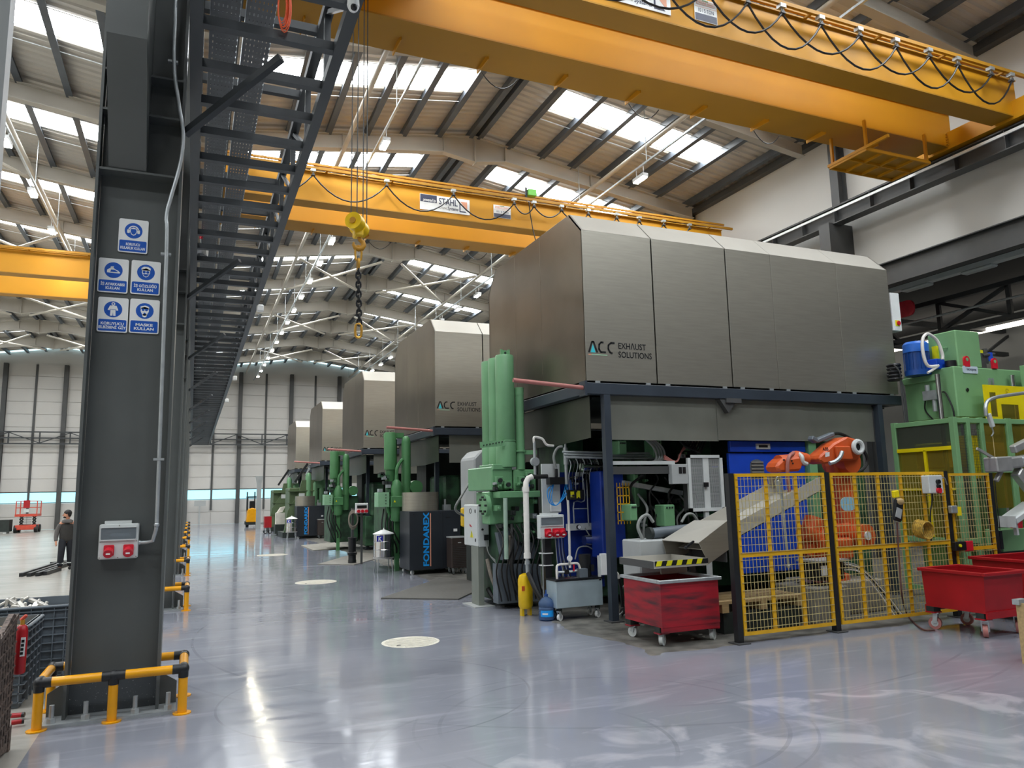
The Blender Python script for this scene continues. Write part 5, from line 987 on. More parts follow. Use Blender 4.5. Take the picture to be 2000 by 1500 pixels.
# ---- bins
def bin_(nm, x0, x1, y0, y1, zt, m_, label, worn=False, long_y=False):
    t = thing(nm, label, 'bin', ((x0 + x1) / 2, (y0 + y1) / 2, 0))
    zb = .32 if long_y else .24
    obj('tub', MB().tray(x0 + .04, x1 - .04, y0 + .04, y1 - .04, zb, zt - .02, .012, .0, .03 if long_y else .0), m_, t)
    mb = MB(); r = .055
    mb.box(x0, x1, y0, y0 + r, zt - .045, zt).box(x0, x1, y1 - r, y1, zt - .045, zt).box(x0, x0 + r, y0 + r, y1 - r, zt - .045, zt).box(x1 - r, x1, y0 + r, y1 - r, zt - .045, zt)
    obj('rim', mb, GALV if worn else m_, t, bev=.006)
    for ya in (y0 + .045, y1 - .075): obj('base_skirt', MB().box(x0 + .045, x1 - .045, ya, ya + .03, zb - .07, zb + .02), m_, t)
    for x in (x0 + .1, x1 - .1):
        for y in (y0 + .14, y1 - .14):
            obj('caster_plate', MB().box(x - .08, x + .08, y - .06, y + .08, zb - .09, zb - .07), m_, t); obj('caster_bracket', MB().box(x - .07, x + .07, y - .05, y + .07, zb - .07, zb), DKGR, t); caster(t, x, y, .085 if long_y else .072, zb - .09, PINKT if m_ is BINR else LGREY, .02, 0.6 if y < (y0 + y1) / 2 else 2.0)
    obj('tub_inside', MB().box(x0 + .06, x1 - .06, y0 + .12, y1 - .12, zb + .012, zb + .03), INK, t)
    return t
bin_('scrap_bin', 5.8, 6.83, 8.69, 9.7, .86, BINW, 'worn red wheeled bin under the hazard-striped tray', True)
bin_('scrap_bin', 9.85, 10.72, 7.02, 8.05, .86, BINR, 'bright red wheeled bin standing in front of the yellow fence', False, True)
bin_('scrap_bin', 11.3, 12.9, 7.35, 8.3, .93, BINR, 'red wheeled bin half hidden at the right edge, behind the other red bin', False, True)
t = thing('wooden_crate', 'pale plywood crate cut by the right edge of the picture', 'crate', (9.3, 5.9, 0)); obj('side_board', MB().box(8.87, 9.7, 5.95, 5.98, .08, .68).box(8.87, 8.9, 5.4, 5.95, .08, .68), WOOD, t); obj('corner_cap', MB().box(8.84, 9.0, 5.92, 6.0, .66, .72), GALV, t); obj('crate_foot', MB().box(8.87, 9.0, 5.4, 5.98, 0, .08), WOOD, t)
for z in (.18, .34, .5): obj('nail_head', MB().cyl((8.93, 5.94, z), (8.93, 5.951, z), .012, 8), DARK, t)
# ================================================================== NEAR MACHINE'S GEAR
t = thing('control_cabinet', 'light grey electric cabinet with warning sign on a square steel post', 'cabinet', (5.02, 13.7, 0))
X, yn, yf_, z0, z1 = 5.0, 13.4, 14.2, 1.08, 1.86
obj('cabinet_body', MB().box(X, X + .2, yn, yf_, z0, z1), LGREY, t, bev=.006); d = obj('door', MB().box(X - .015, X, yn + .02, yf_ - .02, z0 + .01, z1 - .01), LGREY, t, bev=.006)
for z in (1.2, 1.74): obj('door_hinge', MB().box(X - .025, X - .015, yn + .12, yn + .15, z - .03, z + .03), INK, d)
fx = X - .016
obj('warning_triangle', MB().prism([(13.66, 1.24), (13.84, 1.24), (13.75, 1.38)], 'x', fx - .002, fx), HAZY, d); obj('red_mark', MB().prism([(13.72, 1.44), (13.86, 1.5), (13.8, 1.44), (13.86, 1.46)], 'x', fx - .002, fx), REDP, d); obj('round_logo', MB().tube([(fx, 13.8 + .055 * math.cos(a), 1.74 + .045 * math.sin(a)) for a in [2 * PI * k / 12 for k in range(12)]], .008, 5, closed=True), INK, d)
text('ϟ', .04, .08, (fx - .003, 13.77, 1.265), INK, d, face='-X')
obj('grey_lamp', MB().sphere((5.17, 13.36, 1.67), .06, 14, 8), LGREY, t, smooth=True); obj('side_socket', MB().box(5.1, 5.18, 13.36, 13.4, 1.2, 1.3), INK, t); obj('side_switch', MB().cyl((5.07, 13.37, 1.4), (5.07, 13.4, 1.4), .02, 8), INK, t)
p = obj('post', MB().box(4.99, 5.1, 13.42, 13.8, .015, 1.1), mat('grey_green_post', '#7f857c', .5, 0, .08, 3), t); obj('post_foot', MB().box(4.85, 5.25, 13.25, 13.95, 0, .015), MGREY, p)
for q in range(3): hose('white_cable', [(5.12 + .02 * q, 13.38, 1.2), (5.16, 13.3, .95), (5.3 + .04 * q, 13.1, .7), (5.45 + .05 * q, 12.9, .45 - .08 * q), (5.6, 12.8, .55)], .009, CABG, t)
H_ = lambda nm, P, r, m_, label: tag(hose(nm, P, r, m_, None), label, 'hose')
H_('looped_hose', [(5.12, 13.3, .86), (5.16, 13.2, .55), (5.24, 13.1, .3), (5.35, 13.05, .27), (5.42, 12.95, .5), (5.4, 12.9, .9), (5.38, 12.8, 1.3)], .035, HOSE, 'brown grey hose looping down beside the cabinet post')
H_('floor_hose', [(5.2, 13.5, .3), (5.3, 13.3, .1), (5.5, 13.1, .05), (5.8, 13.0, .08), (6.1, 13.0, .25)], .045, CABLE, 'thick black hose lying on the floor behind the cabinet post')
H_('black_hose', [(5.46, 12.9, 1.5), (5.4, 12.75, 1.1), (5.36, 12.7, .7), (5.45, 12.7, .35), (5.6, 12.75, .12), (5.75, 12.8, .1)], .04, CABLE, 'black hose bending from the green machine to the floor')
t = thing('white_suction_pipe', 'white plastic pipe with elbow standing in front of the green machine', 'pipe', (5.32, 11.9, .7)); px = 5.315
obj('riser', MB().tube([(px, 11.9, .98), (px, 11.9, 2.15), (px + .01, 11.9, 2.24), (px + .05, 11.9, 2.31), (px + .13, 11.9, 2.34)], .05, 12), PIPEW, t, smooth=True)
for z in (1.0, 2.12): obj('pipe_socket', MB().cyl((px, 11.9, z - .04), (px, 11.9, z + .05), .062, 12), PIPEW, t, smooth=True)
obj('valve_piece', MB().cyl((px, 11.9, .72), (px, 11.9, .96), .035, 10).cyl((px, 11.9, .86), (px, 11.9, .92), .05, 8), GALV, t, smooth=True); obj('top_coupling', MB().cyl((px + .13, 11.9, 2.34), (px + .42, 11.9, 2.34), .04, 10), CABLE, t, smooth=True)
g = obj('gauge', MB().cyl((5.5, 11.86, 2.6), (5.5, 11.94, 2.6), .075, 16), GALV, t, smooth=True); obj('gauge_stem', MB().cyl((5.5, 11.9, 2.34), (5.5, 11.9, 2.95), .025, 10), GALV, g, smooth=True)
hose('silver_pipe', [(5.5, 11.9, 2.9), (5.49, 11.9, 3.0), (5.55, 11.95, 3.03), (5.68, 11.95, 3.0), (5.76, 11.95, 2.9), (5.9, 11.95, 2.88)], .022, PIPEW, t)
hose('black_suction_hose', [(px, 11.88, .72), (px + .02, 11.8, .6), (px + .08, 11.7, .4), (px + .2, 11.6, .18), (px + .3, 11.6, .06), (px + .5, 11.8, .06)], .042, CABLE, t)
t = thing('yellow_tank', 'small yellow compressed air tank on the floor beside the water bottle', 'tank', (5.34, 12.0, 0)); obj('vessel', MB().lathe((5.33, 12.05, .1), [(.02, 0), (.1, .02), (.125, .07), (.125, .5), (.1, .57), (.03, .6)], 18), TANKY, t, smooth=True)
obj('tank_foot', MB().box(5.24, 5.28, 12.0, 12.1, 0, .13).box(5.38, 5.42, 12.0, 12.1, 0, .13), TANKY, t); obj('orange_label', MB().box(5.215, 5.27, 11.935, 11.94, .42, .5), ORANGE, t)
t = thing('water_bottle', 'big clear blue water bottle with blue label on the floor', 'bottle', (5.42, 11.42, 0)); c = (5.42, 11.42, 0)
obj('shell', MB().lathe(c, [(.1, .0), (.125, .02), (.13, .06), (.13, .14), (.122, .15), (.13, .17), (.13, .2), (.122, .21), (.13, .23), (.13, .27), (.12, .3), (.08, .345), (.035, .37), (.03, .39)], 20), BOTTLE, t, smooth=True)
obj('cap', MB().lathe((c[0], c[1], .385), [(.032, 0), (.034, .03), (.012, .035), (.01, .1)], 12), MOTB, t, smooth=True)
mb = MB(); A_ = [math.radians(a) for a in range(200, 301, 10)]
mb.add([(c[0] + .133 * math.cos(a), c[1] + .133 * math.sin(a), z) for a in A_ for z in (.07, .17)], [(2 * i, 2 * i + 2, 2 * i + 3, 2 * i + 1) for i in range(len(A_) - 1)]); lb = obj('label_print', mb, FONT_B, t)
mb = MB(); A_ = [math.radians(a) for a in range(215, 262, 8)]; mb.add([(c[0] + .1345 * math.cos(a), c[1] + .1345 * math.sin(a), z) for a in A_ for z in (.105, .13)], [(2 * i, 2 * i + 2, 2 * i + 3, 2 * i + 1) for i in range(len(A_) - 1)]); obj('white_print', mb, WHITE, lb)
# valve panel (white board, blue cabinet, gauges)
t = thing('valve_panel', 'blue cabinet panel crowded with valves, gauges and thin pipes behind the service cart', 'panel', (6.4, 12.2, 0))
obj('white_board', MB().box(5.76, 6.12, 12.18, 12.22, 1.7, 2.57), LGREY, t, bev=.005); obj('blue_sheet', MB().box(6.12, 7.0, 12.25, 12.4, .35, 2.42), CTRLB, t); obj('panel_post', MB().box(6.86, 6.94, 12.1, 12.2, .6, 1.75), LGREY, t); obj('panel_rail', MB().box(6.2, 6.95, 12.1, 12.16, 1.38, 1.5), LGREY, t)
for x, y_, z in ((6.83, 12.05, 1.72), (6.835, 12.05, 1.83), (6.84, 12.05, 1.93), (6.83, 12.05, 1.62), (6.4, 12.05, 1.44), (6.72, 12.05, 1.45), (6.68, 12.05, 2.23), (6.7, 12.05, 2.08)):
    gg = obj('gauge', MB().cyl((x, y_ - .03, z), (x, y_ + .02, z), .04, 14), INK, t, smooth=True); obj('dial', MB().cyl((x, y_ - .033, z), (x, y_ - .029, z), .033, 14), WHITE, gg)
for pts, r in (([(6.55, 12.1, 2.3), (6.56, 12.1, 1.9), (6.35, 12.1, 1.88), (6.34, 12.1, 1.5)], .013), ([(6.62, 12.1, 2.3), (6.63, 12.1, 1.45)], .013), ([(6.34, 12.1, 1.76), (6.63, 12.1, 1.76)], .01), ([(6.18, 12.1, 2.1), (6.2, 12.05, 1.9), (6.18, 12.0, 1.3), (6.15, 11.95, .75)], .022)): hose('copper_pipe', pts, r, (GALV, GALV, PINKT, PIPEW)[0 if r != .022 else 3], t, 3)
for q in range(38):
    x, z = 6.2 + .75 * rnd.random(), 1.95 + .75 * rnd.random(); s = .015 + .025 * rnd.random()
    obj('valve_fitting', MB().box(x - s, x + s, 12.05, 12.2, z - s, z + s).cyl((x, 12.0, z), (x, 12.05, z), s * .7, 8), (INK, GALV, INK, DKGR, CHROME)[q % 5], t, bev=.004)
for q in range(10):
    x = 6.22 + .07 * q; hose('valve_line', [(x, 12.05, 2.7), (x + .03, 11.98, 2.55), (x - .02, 11.98, 2.35), (x + .04 * rnd.random(), 12.05, 2.1)], .009, (GALV, CABLE)[q % 2], t)
v = obj('valve_bank', MB().box(6.64, 6.9, 12.0, 12.14, 1.98, 2.36), INK, t, bev=.01)
for q in range(12): x, z = 6.6 + .32 * rnd.random(), 1.98 + .5 * rnd.random(); obj('fitting', MB().box(x - .025, x + .025, 11.95, 12.02, z - .02, z + .03), (INK, GALV, DKGR)[q % 3], v, bev=.004)
obj('regulator', MB().box(5.84, 6.14, 12.02, 12.18, 2.2, 2.33).cyl((6.0, 12.08, 2.33), (6.0, 12.08, 2.48), .03, 12), INK, t, bev=.01); obj('grey_terminal_box', MB().box(6.76, 6.92, 11.98, 12.08, 1.82, 2.02), MGREY, t, bev=.005)
obj('blue_motor', MB().cyl((6.28, 12.1, 2.08), (6.28, 12.1, 2.28), .07, 16), MOTB, t, smooth=True); p = obj('black_filter_box', MB().box(6.18, 6.52, 12.02, 12.18, 1.92, 2.1), INK, t, bev=.01); obj('yellow_label', MB().box(6.24, 6.31, 12.01, 12.02, 1.97, 2.07), HAZY, p); obj('yellow_label', MB().box(6.36, 6.43, 12.01, 12.02, 1.95, 2.08), HAZY, p)
for q in range(3): hose('blue_air_line', [(5.95, 12.1, 2.2), (5.8 + .04 * q, 12.05, 2.1 - .06 * q), (5.84 + .03 * q, 12.05, 1.88), (5.98, 12.05, 1.84), (6.1 + .03 * q, 12.05, 2.0), (6.18 + .03 * q, 12.08, 2.2)], .008, FONT_B, t, 6)
hose('grey_line', [(6.55, 12.1, 1.42), (6.66, 12.05, 1.2), (6.65, 12.0, 1.05), (6.5, 11.95, 1.1), (6.3, 11.9, 1.08), (6.2, 11.85, .9)], .012, CABG, t, 6)
k = obj('vertical_fitting', MB().cyl((6.16, 12.0, 2.2), (6.16, 12.0, 2.55), .03, 10).cyl((6.16, 12.0, 2.55), (6.16, 12.0, 2.85), .045, 12).cyl((6.16, 12.0, 2.85), (6.16, 12.0, 3.0), .022, 10), GALV, t, smooth=True); hose('arched_hose', [(6.0, 12.1, 2.5), (5.97, 12.1, 2.7), (6.05, 12.1, 2.85), (6.14, 12.05, 2.88)], .025, CABG, t)
obj('white_module_box', MB().box(5.9, 6.1, 12.12, 12.18, 1.72, 1.88), WHITE, t, bev=.005)
obj('blue_tank', MB().box(6.62, 7.1, 11.6, 12.0, .9, 2.42), CTRLB, t, bev=.02)
socket_box(5.37, 5.82, 1.3, 1.69, 11.6, [.3, .62, .88], 'grey socket box with three red plugs beside the white pipe')
t = thing('socket_post', 'black square post with grey conduit carrying the three-plug socket box', 'post', (5.56, 11.65, 0)); obj('post', MB().box(5.52, 5.64, 11.62, 11.74, 0, 1.5), BLACKP, t); obj('conduit', MB().cyl((5.47, 11.62, .3), (5.47, 11.62, 1.3), .013, 8), CABG, t)
for z in (.85, 1.05): obj('cable_tie', MB().box(5.46, 5.66, 11.6, 11.75, z - .008, z + .008), WHITE, t)
for q in range(6): hose('hanging_cable', [(5.68 + .03 * q, 11.55, 1.3), (5.7 + .03 * q, 11.55, 1.0), (5.72 + .04 * q, 11.55 - .02 * q, .72 - .03 * q), (5.82, 11.6, .66), (5.9, 11.7, .9)], .008, (CABG, CABLE)[q % 2], t)
# service cart
t = thing('service_cart', 'small galvanised pump cart on white casters in front of the blue panel', 'cart', (5.93, 11.35, 0))
obj('tank', MB().box(5.5, 6.36, 11.2, 11.58, .2, .63), mat('pale_blue_steel', '#b4c7cf', .35, .4, .1, 3), t, bev=.008); obj('lid', MB().box(5.49, 6.37, 11.19, 11.59, .63, .655), INK, t)
for x in (5.58, 6.28):
    for y in (11.26, 11.52): caster(t, x, y, .055, .15, WHITE, .02, .4); obj('caster_leg', MB().box(x - .03, x + .03, y - .03, y + .03, .13, .21), DKGR, t)
m_ = obj('pump_motor', MB().cyl((6.15, 11.4, .66), (6.15, 11.4, .96), .1, 18).cyl((6.15, 11.4, .96), (6.15, 11.4, 1.02), .105, 18), INK, t, smooth=True); obj('motor_box', MB().box(6.2, 6.26, 11.28, 11.36, .74, .85), INK, m_)
gg = obj('gauge', MB().cyl((5.79, 11.24, .98), (5.79, 11.27, .98), .045, 16), WHITE, t, smooth=True); obj('gauge_stem', MB().cyl((5.79, 11.28, .86), (5.79, 11.28, .96), .012, 8), GALV, gg)
hose('manifold', [(5.57, 11.3, .66), (5.57, 11.3, .82), (5.6, 11.3, .88), (5.75, 11.3, .885), (5.95, 11.3, .885), (6.0, 11.3, .8)], .02, PIPEW, t, 4); hose('manifold', [(5.6, 11.32, .76), (5.7, 11.32, .76), (5.85, 11.32, .76), (6.0, 11.32, .77)], .022, GALV, t, 3)
obj('valve', MB().cyl((5.75, 11.28, .76), (5.75, 11.36, .76), .04, 12), CABLE, t, smooth=True); obj('red_lever', MB().box(5.87, 5.89, 11.28, 11.3, .77, .87), REDP, t); obj('grey_cup', MB().box(5.95, 6.1, 11.22, 11.34, .66, .8), CRATE, t); obj('steel_bar', MB().box(5.68, 5.95, 11.24, 11.27, .66, .675), CHROME, t)
bx = obj('side_box', MB().box(6.34, 6.45, 11.18, 11.24, .68, 1.03), WHITE, t, bev=.004); obj('side_strut', MB().box(6.3, 6.34, 11.2, 11.24, .6, 1.0), LGREY, bx)
# mesh guard door and box by the machine
t = thing('mesh_guard', 'white framed mesh guard left of the blue machine door', 'guard', (8.3, 10.9, 0)); a, b = (7.97, 2.66), (8.72, 1.68)
obj('guard_frame', MB().box(a[0], b[0], 10.88, 10.93, b[1], b[1] + .06).box(a[0], b[0], 10.88, 10.93, a[1] - .05, a[1]).box(a[0], a[0] + .06, 10.88, 10.93, b[1], a[1]).box(b[0] - .06, b[0], 10.88, 10.93, b[1], a[1]).box(8.3, 8.42, 10.89, 10.92, b[1], a[1]), LGREY, t)
mb = MB(); x = a[0] + .08
while x < b[0] - .06: mb.box(x, x + .008, 10.9, 10.904, b[1] + .05, a[1] - .05); x += .022
z = b[1] + .08
while z < a[1] - .05: mb.box(a[0] + .06, b[0] - .06, 10.905, 10.909, z, z + .008); z += .022
obj('wire_mesh', mb, MGREY, t, kind='stuff'); obj('guard_handle', MB().box(8.28, 8.36, 10.84, 10.88, 2.1, 2.18), INK, t); obj('guard_leg', MB().box(8.3, 8.38, 10.9, 10.96, 0, 1.68), LGREY, t)
gb = obj('grey_box', MB().box(7.62, 7.95, 10.86, 10.98, 2.16, 2.5), MGREY, t, bev=.006)
for q in range(2): obj('meter', MB().box(7.76 + .08 * q, 7.82 + .08 * q, 10.85, 10.86, 2.34, 2.45), INK, gb)
t = thing('spray_hose_gun', 'hose with white nozzle hanging behind the frame leg', 'hose', (6.75, 10.9, .2)); hose('hose', [pY(1222, 1140, 10.9), pY(1214, 1155, 10.9), pY(1218, 1190, 10.9), pZ(1205, 1205, .05)], .015, CABG, t); hose('nozzle', [pY(1200, 1117, 10.9), pY(1206, 1120, 10.9), pY(1209, 1130, 10.9)], .02, PIPEW, t); hose('grip', [pY(1209, 1130, 10.9), pY(1213, 1150, 10.9), pY(1216, 1185, 10.9)], .03, CABLE, t)
H_('wide_black_hose', [pY(1240, 1108, 10.6), pY(1240, 1150, 10.5), pY(1232, 1180, 10.4), pZ(1215, 1196, .05)], .05, CABLE, 'wide black hose dropping behind the worn red bin')
# ================================================================== ROW OF COOLING CABINETS ETC
def cooler(X, Y, sc, who, small=True):
    t = thing('cooling_cabinet', 'charcoal cooling cabinet with vertical blue lettering, %s' % who, 'cabinet', (X + .7, Y, 0))
    w, dp, z0, z1 = 1.42, 1.0, .12, 1.645
    obj('housing', MB().box(X, X + w, Y, Y + dp, z0, z1), FOND, t, bev=.01); obj('seam', MB().box(X + .92, X + .926, Y - .004, Y, z0 + .02, z1 - .02), INK, t)
    obj('water_ring', MB().lathe((X + .48, Y + .62, z1), [(.5, 0), (.5, .5), (.485, .5), (.485, .02)], 32), STEEL, t, smooth=True)
    text('FONDAREX', 1.4, .155, (X + .53, Y - .004, .2), FONT_B, t, up=True, bold=.035); obj('letter_line', MB().box(X + .565, X + .59, Y - .004, Y, .2, 1.58), LINEP, t)
    for x in (X + .1, X + w - .1):
        for y in (Y + .1, Y + dp - .1): caster(t, x, y, .055, .12, WHITE, .02, .5)
    obj('vent_slot', MB().box(X + 1.0, X + 1.14, Y - .005, Y, 1.45, 1.47), INK, t); obj('top_valve', MB().box(X + 1.05, X + 1.25, Y + .3, Y + .45, z1, z1 + .15).cyl((X + 1.1, Y + .35, z1 + .15), (X + 1.1, Y + .35, z1 + .3), .03, 8), GALV, t)
    obj('switch', MB().box(X + 1.22, X + 1.32, Y - .02, Y, 1.08, 1.15), WHITE, t)
    for a in (.08, .3, .6, .85): obj('cover_screw', MB().cyl((X + w * a, Y - .004, z1 - .08), (X + w * a, Y, z1 - .08), .014, 8), INK, t)
    c = thing('water_chiller', 'small brown grilled chiller box on casters beside the %s' % who.replace('the ', ''), 'chiller', (X + 1.2, Y - .45, 0)); x0 = X + 1.0
    obj('body', MB().box(x0, x0 + .45, Y - .5, Y - .06, .16, .93), BROWN, c, bev=.01); obj('top_cover', MB().box(x0 - .005, x0 + .455, Y - .505, Y - .055, .93, .96), MGREY, c); obj('badge', MB().box(x0 + .17, x0 + .26, Y - .505, Y - .5, .8, .82), LGREY, c)
    for q in range(12): obj('grille_slat', MB().box(x0 + .03, x0 + .42, Y - .506, Y - .5, .22 + .045 * q, .23 + .045 * q), DARK, c)
    for x in (x0 + .06, x0 + .39):
        for y in (Y - .44, Y - .12): caster(c, x, y, .04, .16, DKGR, .02, .5)
    return t
cooler(5.33, 19.5, 1, 'nearer of the two lettered cabinets'); cooler(5.03, 40.0, 1, 'farther of the two lettered cabinets')
def drum(x, y, who):
    t = thing('steel_drum', 'polished steel water drum with lid on thin legs beside %s' % who, 'drum', (x, y, 0)); c = (x, y, .4)
    obj('shell', MB().lathe(c, [(.26, 0), (.27, .01), (.27, .2), (.28, .21), (.27, .22), (.27, .42), (.28, .43), (.27, .44), (.27, .62)], 28), CHROME, t, smooth=True); obj('lid', MB().lathe((x, y, 1.02), [(.29, 0), (.29, .02), (.1, .1), (.02, .13), (.015, .17)], 24), WHITE, t, smooth=True); obj('stand_ring', MB().lathe((x, y, .36), [(.28, 0), (.28, .04)], 24), ALU, t)
    for a in range(4): an = PI / 4 + a * PI / 2; obj('leg', MB().cyl((x + .25 * math.cos(an), y + .25 * math.sin(an), .38), (x + .3 * math.cos(an), y + .3 * math.sin(an), 0), .014, 8), GALV, t)
    b = obj('blue_sticker', MB().box(x - .25, x - .08, y - .275, y - .262, .84, .99), mat('sticker_blue', '#1b22a8', .4), t); text('K', .1, .11, (x - .21, y - .277, .855), WHITE, b, bold=.04); return t
drum(4.95, 20.8, 'the nearer lettered cabinet'); drum(4.72, 39.5, 'the farther lettered cabinet')
t = thing('floor_stand', 'black cast iron stand on a floor plate between the machines', 'stand', (4.72, 24.0, 0)); obj('tube', MB().lathe((4.72, 24, 0), [(.13, 0), (.13, .1), (.12, .12), (.12, .26), (.15, .28), (.15, .34), (.12, .36), (.12, .75), (.14, .76), (.14, .8)], 18), INK, t, smooth=True)
for q in range(4): obj('coiled_hose', MB().tube([(4.72 + .14 * math.cos(2 * PI * k / 14), 23.9 - .02 * q, 1.35 + (.3 - .03 * q) * math.sin(2 * PI * k / 14)) for k in range(14)], .02, 6, closed=True), HOSE, t, smooth=True)
p = obj('upright', MB().box(4.68, 4.76, 23.96, 24.04, .75, 1.7), DARK, t)
t = thing('pedestal_socket_box', 'white and red socket box on a thin dark post farther along the aisle', 'socket box', (4.98, 23.6, 0)); obj('box_body', MB().box(4.72, 5.1, 23.5, 23.62, 1.55, 1.86), WHITE, t, bev=.01); obj('window', MB().box(4.76, 5.06, 23.49, 23.5, 1.7, 1.79), INK, t); obj('post', MB().box(4.9, 4.96, 23.58, 23.64, 0, 1.55), DARK, t)
for q in range(3): obj('red_socket', MB().cyl((4.8 + .12 * q, 23.42, 1.61), (4.8 + .12 * q, 23.5, 1.61), .05, 12), REDP, t, smooth=True)
t = thing('holding_furnace', 'light grey furnace tower between the two nearest machines', 'furnace', (6.3, 17.0, 0)); obj('tower', MB().prism([(6.1, 1.4), (6.35, .9), (7.2, .9), (7.2, 3.1), (6.3, 3.1), (6.1, 2.9)], 'y', 16.6, 17.6), MGREY, t, bev=.04); obj('base', MB().box(6.2, 7.2, 16.7, 17.5, 0, .9), DKGR, t); obj('yellow_pump', MB().box(5.95, 6.15, 17.0, 17.2, 1.3, 1.75), TANKY, t, bev=.03)
hose('grey_hose', [(6.1, 16.8, 2.4), (5.8, 16.7, 2.0), (5.7, 16.8, 1.7), (6.1, 16.9, 1.5)], .03, CABG, t)
# mats, floor covers, plates
tag(obj('rubber_mat', MB().prism([pZ(u, v, 0)[:2] for u, v in ((744, 1170), (895, 1172), (925, 1158), (925, 1135), (858, 1131))], 'z', .0, .025), MATF), 'dark ribbed rubber mat on the floor beside the cabinet post', 'mat')
tag(obj('floor_plate', MB().prism([pZ(u, v, 0)[:2] for u, v in ((620, 1103), (692, 1104), (760, 1085), (700, 1080))], 'z', 0, .02), mat('plate_grey', '#77746d', .7)), 'thin grey steel plate under the black stand in the aisle', 'plate')
tag(obj('floor_frame', MB().prism([pZ(u, v, 0)[:2] for u, v in ((588, 1066), (612, 1076), (690, 1070), (660, 1060))], 'z', 0, .03), CONC), 'pale concrete slab on the floor before the farther lettered cabinet', 'slab')
def manhole(u, v, r, who):
    x, y, _ = pZ(u, v, 0); t = thing('manhole_cover', 'round pale manhole cover in the floor, %s' % who, 'manhole', (x, y, 0)); obj('ring', MB().lathe((x, y, 0), [(r, 0), (r, .004), (r * .93, .006)], 36), LIDC, t); obj('lid', MB().lathe((x, y, .0), [(r * .92, 0), (r * .92, .004), (.01, .005)], 36), LIDG, t)
    k = -r * .8
    while k < r * .8: w = math.sqrt(r * r * .8 - k * k); obj('lid_rib', MB().box(x - w, x + w, y + k - .022, y + k + .022, .004, .011), LIDC, t); k += .075
    obj('lift_hole', MB().cyl((x - r * .55, y - r * .5, .005), (x - r * .55, y - r * .5, .012), .03, 10), INK, t)
manhole(802, 1254, .41, 'nearest one'); manhole(617, 1137, .5, 'second one'); manhole(532, 1084, .55, 'farthest one')
for k in range(14):
    x, y = 6.3 + 1.2 * rnd.random(), 9.0 + 1.6 * rnd.random(); 
    tag(obj('metal_chip', MB().prism([(x + .03 * math.cos(a), y + .02 * math.sin(a)) for a in sorted(rnd.random() * 6.28 for _ in range(5))], 'z', 0, .01), SCRAP), 'small pale metal chip on the dirty floor round the worn red bin', 'debris', 'metal chips on the floor')
# ================================================================== FAR AISLE
t = thing('forklift', 'yellow and black forklift parked at the far wall', 'forklift', (4.3, 60, 0)); obj('counterweight', MB().prism([(3.85, .35), (4.7, .35), (4.75, .6), (4.7, 1.25), (4.3, 1.4), (3.95, 1.3)], 'y', 59.5, 60.6), SAFE, t, bev=.05); obj('chassis', MB().box(3.85, 4.8, 59.6, 61.4, .15, .38), DKGR, t)
obj('overhead_guard', MB().box(3.9, 3.98, 59.7, 59.8, 1.2, 2.2).box(4.6, 4.68, 59.7, 59.8, 1.2, 2.2).box(3.9, 4.68, 59.7, 61, 2.15, 2.25), INK, t); obj('seat', MB().box(4.1, 4.5, 60.0, 60.4, 1.3, 1.9), INK, t, bev=.05); obj('mast', MB().box(3.95, 4.05, 61.3, 61.4, .1, 2.6).box(4.5, 4.6, 61.3, 61.4, .1, 2.6), DARK, t)
for x in (3.95, 4.65): obj('wheel', MB().cyl((x - .1, 59.9, .25), (x + .1, 59.9, .25), .25, 16), RUB, t, smooth=True)
tag(obj('grey_post', MB().box(4.2, 4.5, 55, 55.2, 0, 3.1).prism([(4.1, 3.62), (4.6, 3.62), (4.5, 3.1), (4.2, 3.1)], 'y', 55, 55.2), MGREY), 'grey steel stub post standing free before the far window strip', 'post')
bn = thing('far_red_bin', 'small red wheeled bin standing by the far olive machines', 'bin', (4.25, 47.5, 0)); obj('tub', MB().tray(4.1, 4.5, 47.3, 48.0, .35, 1.0, .02), BINR, bn); [caster(bn, x, y, .1, .35, RUB, .02) for x in (4.17, 4.43) for y in (47.4, 47.9)]
tag(obj('cardboard_box', MB().box(4.45, 5.2, 44.3, 44.9, .62, 1.25).prism([(4.5, 1.25), (4.7, 1.55), (4.95, 1.6), (4.8, 1.3)], 'y', 44.4, 44.8), mat('white_carton', '#d8d4cb', .7)), 'pale open carton on a dark stand beside the olive machine', 'box'); tag(obj('carton_stand', MB().box(4.4, 5.25, 44.2, 45, .1, .62).box(4.5, 4.6, 44.3, 44.4, 0, .1).box(5.05, 5.15, 44.8, 44.9, 0, .1), DKGR), 'dark stand under the pale carton', 'stand')
t = thing('wall_desk', 'small grey desk with screen by the far wall right of the columns', 'desk', (.8, 68.9, 0)); obj('screen', MB().box(.3, 1.2, 69.0, 69.1, 1.55, 2.0), MGREY, t); obj('stand', MB().box(.65, .8, 69.0, 69.1, 0, 1.55), MGREY, t)
